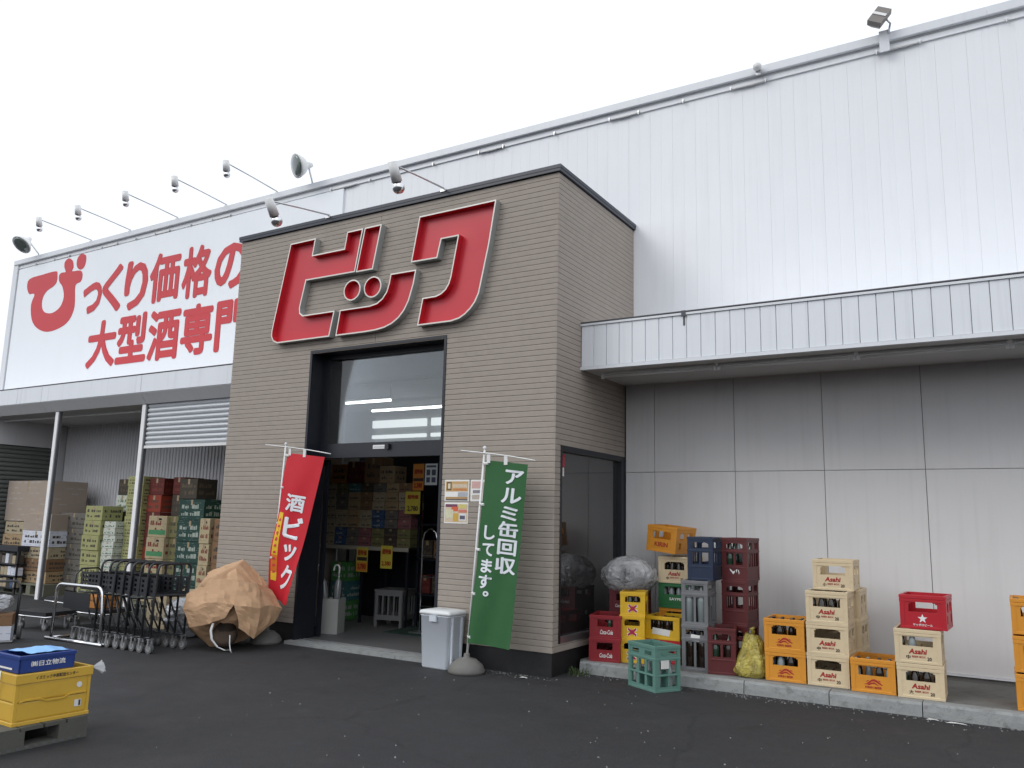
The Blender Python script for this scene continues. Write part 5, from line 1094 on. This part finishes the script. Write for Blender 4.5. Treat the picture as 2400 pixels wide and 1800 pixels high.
# ------------------------------------------------------------------ pallet with yellow crate and blue tray
M_pal = mat('grey_pallet', (.085,.085,.072), .8, .2, 5, dirt=.4, bump=.2)
t = thing('pallet', 'worn grey pallet at the lower left corner of the photo', 'pallet', (-6.35, 3.20, 0))
for k in range(7): MB().box(-.55, .55, -.55+k*.159, -.55+k*.159+.145, .122, .146).build('deck_board', M_pal, t)
for sx in (-.55, -.07, .41):
    MB().box(sx, sx+.14, -.55, .555, .0, .026).build('base_board', M_pal, t)
    for sy in (-.55, -.10, .345): MB().box(sx, sx+.14, sy, sy+.21, .0265, .1215).build('block', M_pal, t)
for k in range(10): MB().box(.5502, .553, -.06+k*.06, -.035+k*.06, .006, .020).build('notch', M_joint, t)
M_fold = mat('yellow_folding_plastic', (.58,.36,.045), .42, .08, 4, dirt=.12, dirtcol=(.30,.18,.03), bump=.06, bscale=120)
t = thing('folding_crate', 'yellow folding crate with black Japanese print on the grey pallet', 'crate', (-6.045, 3.52, .147), R(-2)); fold_crate = t
cw_, cd_, ch = .375, .525, .335
MB().box(-cw_/2+.012, cw_/2-.012, -cd_/2+.012, cd_/2-.012, .012, .024).build('floor', M_fold, t)
def side_panels(half):
    for a, (L, off) in ((90, (cd_, cw_/2)), (270, (cd_, cw_/2)), (0, (cw_, cd_/2)), (180, (cw_, cd_/2))):
        z0, z1 = ((.026, .148), (.152, .272))[half]
        MB().loft([[(-L/2+.02, .0, z0), (L/2-.02, .0, z0), (L/2-.02, .0, z1), (-L/2+.02, .0, z1)], [(-L/2+.02, -.008, z0), (L/2-.02, -.008, z0), (L/2-.02, -.008, z1), (-L/2+.02, -.008, z1)], [(-L/2+.032, -.011, z0+.01), (L/2-.032, -.011, z0+.01), (L/2-.032, -.011, z1-.01), (-L/2+.032, -.011, z1-.01)]]).xf(Matrix.Rotation(R(a), 4, 'Z') @ Matrix.Translation((0, -off+.012, 0))).build('side_panel', M_fold, t)
side_panels(0); side_panels(1)
for sx in (-1, 1):
    for sy in (-1, 1): MB().box(sx*(cw_/2), sx*(cw_/2-.02), sy*(cd_/2), sy*(cd_/2-.02), .0, .275).build('corner_post', M_fold, t)
frame_ring(cw_, cd_, .274, ch, .016, .008).build('rim', M_fold, t)
frame_ring(cw_, cd_, .0, .024, .016, .005).build('base_rim', M_fold, t)
hg = MB(); n_ = 26
for s_ in (1,):
    loops = []
    for i in range(n_+1):
        y = -cd_/2+.03+(cd_-.06)*i/n_; z = .150+.010*math.tanh(3*math.sin(i/n_*9.0)); loops.append([(cw_/2-.001, y, z-.006), (cw_/2+.007, y, z-.005), (cw_/2+.007, y, z+.005), (cw_/2-.001, y, z+.006)])
    hg.loft(loops)
hg.build('hinge_line', M_fold, t)
rot_x = Matrix.Rotation(R(90), 4, 'Z')
text_mb('イズミック中部配送センター', -.14, .16, .290, .316, 0, .03).xf(Matrix.Translation((cw_/2+.0085, 0, 0)) @ rot_x).build('writing', M_lblk, t)
MB().box(cw_/2+.0, cw_/2+.002, .155, .205, .065, .112).build('label', M_paper, t); MB().box(cw_/2+.0021, cw_/2+.003, .185, .200, .070, .108).build('label', M_lblk, t)
MB().lathe([(.020, 0), (.020, .002)], n=14).xf(Matrix.Translation((cw_/2-.0005, .18, .215)) @ Matrix.Rotation(R(90), 4, 'Y')).build('label', M_paper, t)
MB().box(-.16, -.08, -cd_/2-.003, -cd_/2-.0015, .05, .14).build('label', M_paper, t)
M_tray = mat('royal_blue_plastic', (.012,.040,.20), .4, .1, 5, dirt=.10, dirtcol=(.06,.08,.14))
t = thing('blue_tray', 'shallow royal blue tray with white Japanese print on the yellow crate', 'tray', (-6.075, 3.475, .484), R(-2))
tw_, td_, th_ = .36, .385, .112
for a, L, off in ((90, td_, tw_/2), (270, td_, tw_/2), (0, tw_, td_/2), (180, tw_, td_/2)):
    MB().loft([[(-L/2, 0, 0), (L/2, 0, 0), (L/2, 0, th_), (-L/2, 0, th_)], [(-L/2, -.010, 0), (L/2, -.010, 0), (L/2, -.010, th_), (-L/2, -.010, th_)]]).xf(Matrix.Rotation(R(a), 4, 'Z') @ Matrix.Translation((0, -off+.010, 0))).build('side_panel', M_tray, t)
frame_ring(tw_, td_, th_-.020, th_+.003, .012, .006).build('rim', M_tray, t)
MB().box(-tw_/2+.011, tw_/2-.011, -td_/2+.011, td_/2-.011, .0, .008).build('floor', M_tray, t)
text_mb('㈱日立物流', -.115, .125, .036, .074, 0, .02).xf(Matrix.Translation((tw_/2+.0012, 0, 0)) @ rot_x).build('writing', M_lwht, t)
MB().box(-.10, .10, -td_/2-.0075, -td_/2-.0062, .018, .030).build('strip', M_lwht, t)
mb = MB(); n_ = 14
for j in range(n_+1):
    for i in range(n_+1):
        u, v = i/n_-.5, j/n_-.5; mb.v.append((u*.30-.01, v*.27+.03, th_+.004+.030*math.exp(-((u-.1)**2*9+(v)**2*5))+.007*noise.noise((u*5, v*5, 2))))
for j in range(n_):
    for i in range(n_): a = j*(n_+1)+i; mb.f.append((a, a+1, a+n_+2, a+n_+1)); mb.mi.append(0)
o = mb.build('blue_sheet', mat('light_blue_sheet', (.22,.46,.80), .5, .06, 3)); o.location = (-6.075, 3.475, .484); o.modifiers.new('t', 'SOLIDIFY').thickness = .002
tag(o, 'light blue sheet folded on top of the blue tray', 'sheet')
mb = MB(); rr = random.Random(3)
for k in range(7):
    a = rr.uniform(-.5, .5); l_ = rr.uniform(.05, .10); p0 = Vector((0, 0, 0)); d = Vector((rr.uniform(-.2, .4), 1, a)).normalized()
    mb.loft([[p0+d*l_*s_+Vector((0, -.012*s_*k/7, .022*s_+.004*math.sin(s_*9+k))), p0+d*l_*s_+Vector((.016*s_, 0, -.018*s_))] for s_ in (0, .3, .6, .85, 1)], closed=False, cap=False)
o = mb.build('plastic_tie', film('white_tie_film', (.75,.76,.78), .25, .3, .03, .4)); o.location = (-5.86, 3.785, .468); tag(o, 'white plastic tie sticking out of the yellow crate corner', 'tie', kind='stuff')
MB().tube([(.0, 0, 0), (.02, -.01, -.03), (.015, -.012, -.08), (-.01, -.012, -.12), (-.005, -.013, -.16)], .005, 6).build('cord', M_web, fold_crate, True).location = (-.02, -.272, .343)

# ------------------------------------------------------------------ litter, grit and weeds
gr = MB(); rr = random.Random(12)
for k in range(520):
    if k < 300: x, y = rr.uniform(-4.1, 1.6), 8.25-abs(rr.gauss(0, .10))-.015
    elif k < 400: x, y = rr.uniform(-5.6, -4.1), 7.80-abs(rr.gauss(0, .08))-.02
    else: x, y = rr.uniform(-6, 1), rr.uniform(3.5, 8.0)
    s_ = rr.uniform(.003, .009); v = [(x+s_*rr.uniform(.6, 1.4)*math.cos(a), y+s_*rr.uniform(.6, 1.4)*math.sin(a)) for a in (0, 1.6, 3.1, 4.7)]
    gr.loft([[(p[0], p[1], -.002) for p in v], [((p[0]+x)/2, (p[1]+y)/2, s_*.9) for p in v]])
tag(gr.build('grit', mat('grit', (.22,.22,.21), .9, .4, 60)), 'loose grit scattered along the kerb and the tower plinth', kind='stuff')
for (x, y, s_, lb) in ((-4.42, 7.62, .045, 'white scrap of paper on the asphalt by the tower corner'), (-.70, 8.17, .05, 'white scrap of litter lying against the kerb'), (-.52, 8.14, .08, 'thin white strip of litter by the kerb at right')):
    mb = MB().loft([[(-s_, -.008, .006), (s_*.2, -.014, .012), (s_, -.004, .006), (s_*.6, .014, .010), (-s_*.5, .012, .014)], [(-s_, -.008, .008), (s_*.2, -.014, .014), (s_, -.004, .008), (s_*.6, .014, .012), (-s_*.5, .012, .016)]]); o = mb.build('litter', M_paper); o.location = (x, y, 0); tag(o, lb, 'litter')
wd = MB()
for k in range(60):
    x, y, h = -4.08+rr.gauss(0, .06), 8.16+rr.gauss(0, .05), rr.uniform(.03, .09); a = rr.uniform(0, 6.28); l_ = rr.uniform(.02, .06)
    wd.face([(x-.004*math.sin(a), y+.004*math.cos(a), 0), (x+.004*math.sin(a), y-.004*math.cos(a), 0), (x+l_*.6*math.cos(a)+.004*math.sin(a), y+l_*.6*math.sin(a), h*.8), (x+l_*math.cos(a), y+l_*math.sin(a), h)])
tag(wd.build('weed', mat('weed_green', (.06,.09,.03), .8, .3, 20)), 'small tuft of weeds at the kerb end by the tower', 'weed')
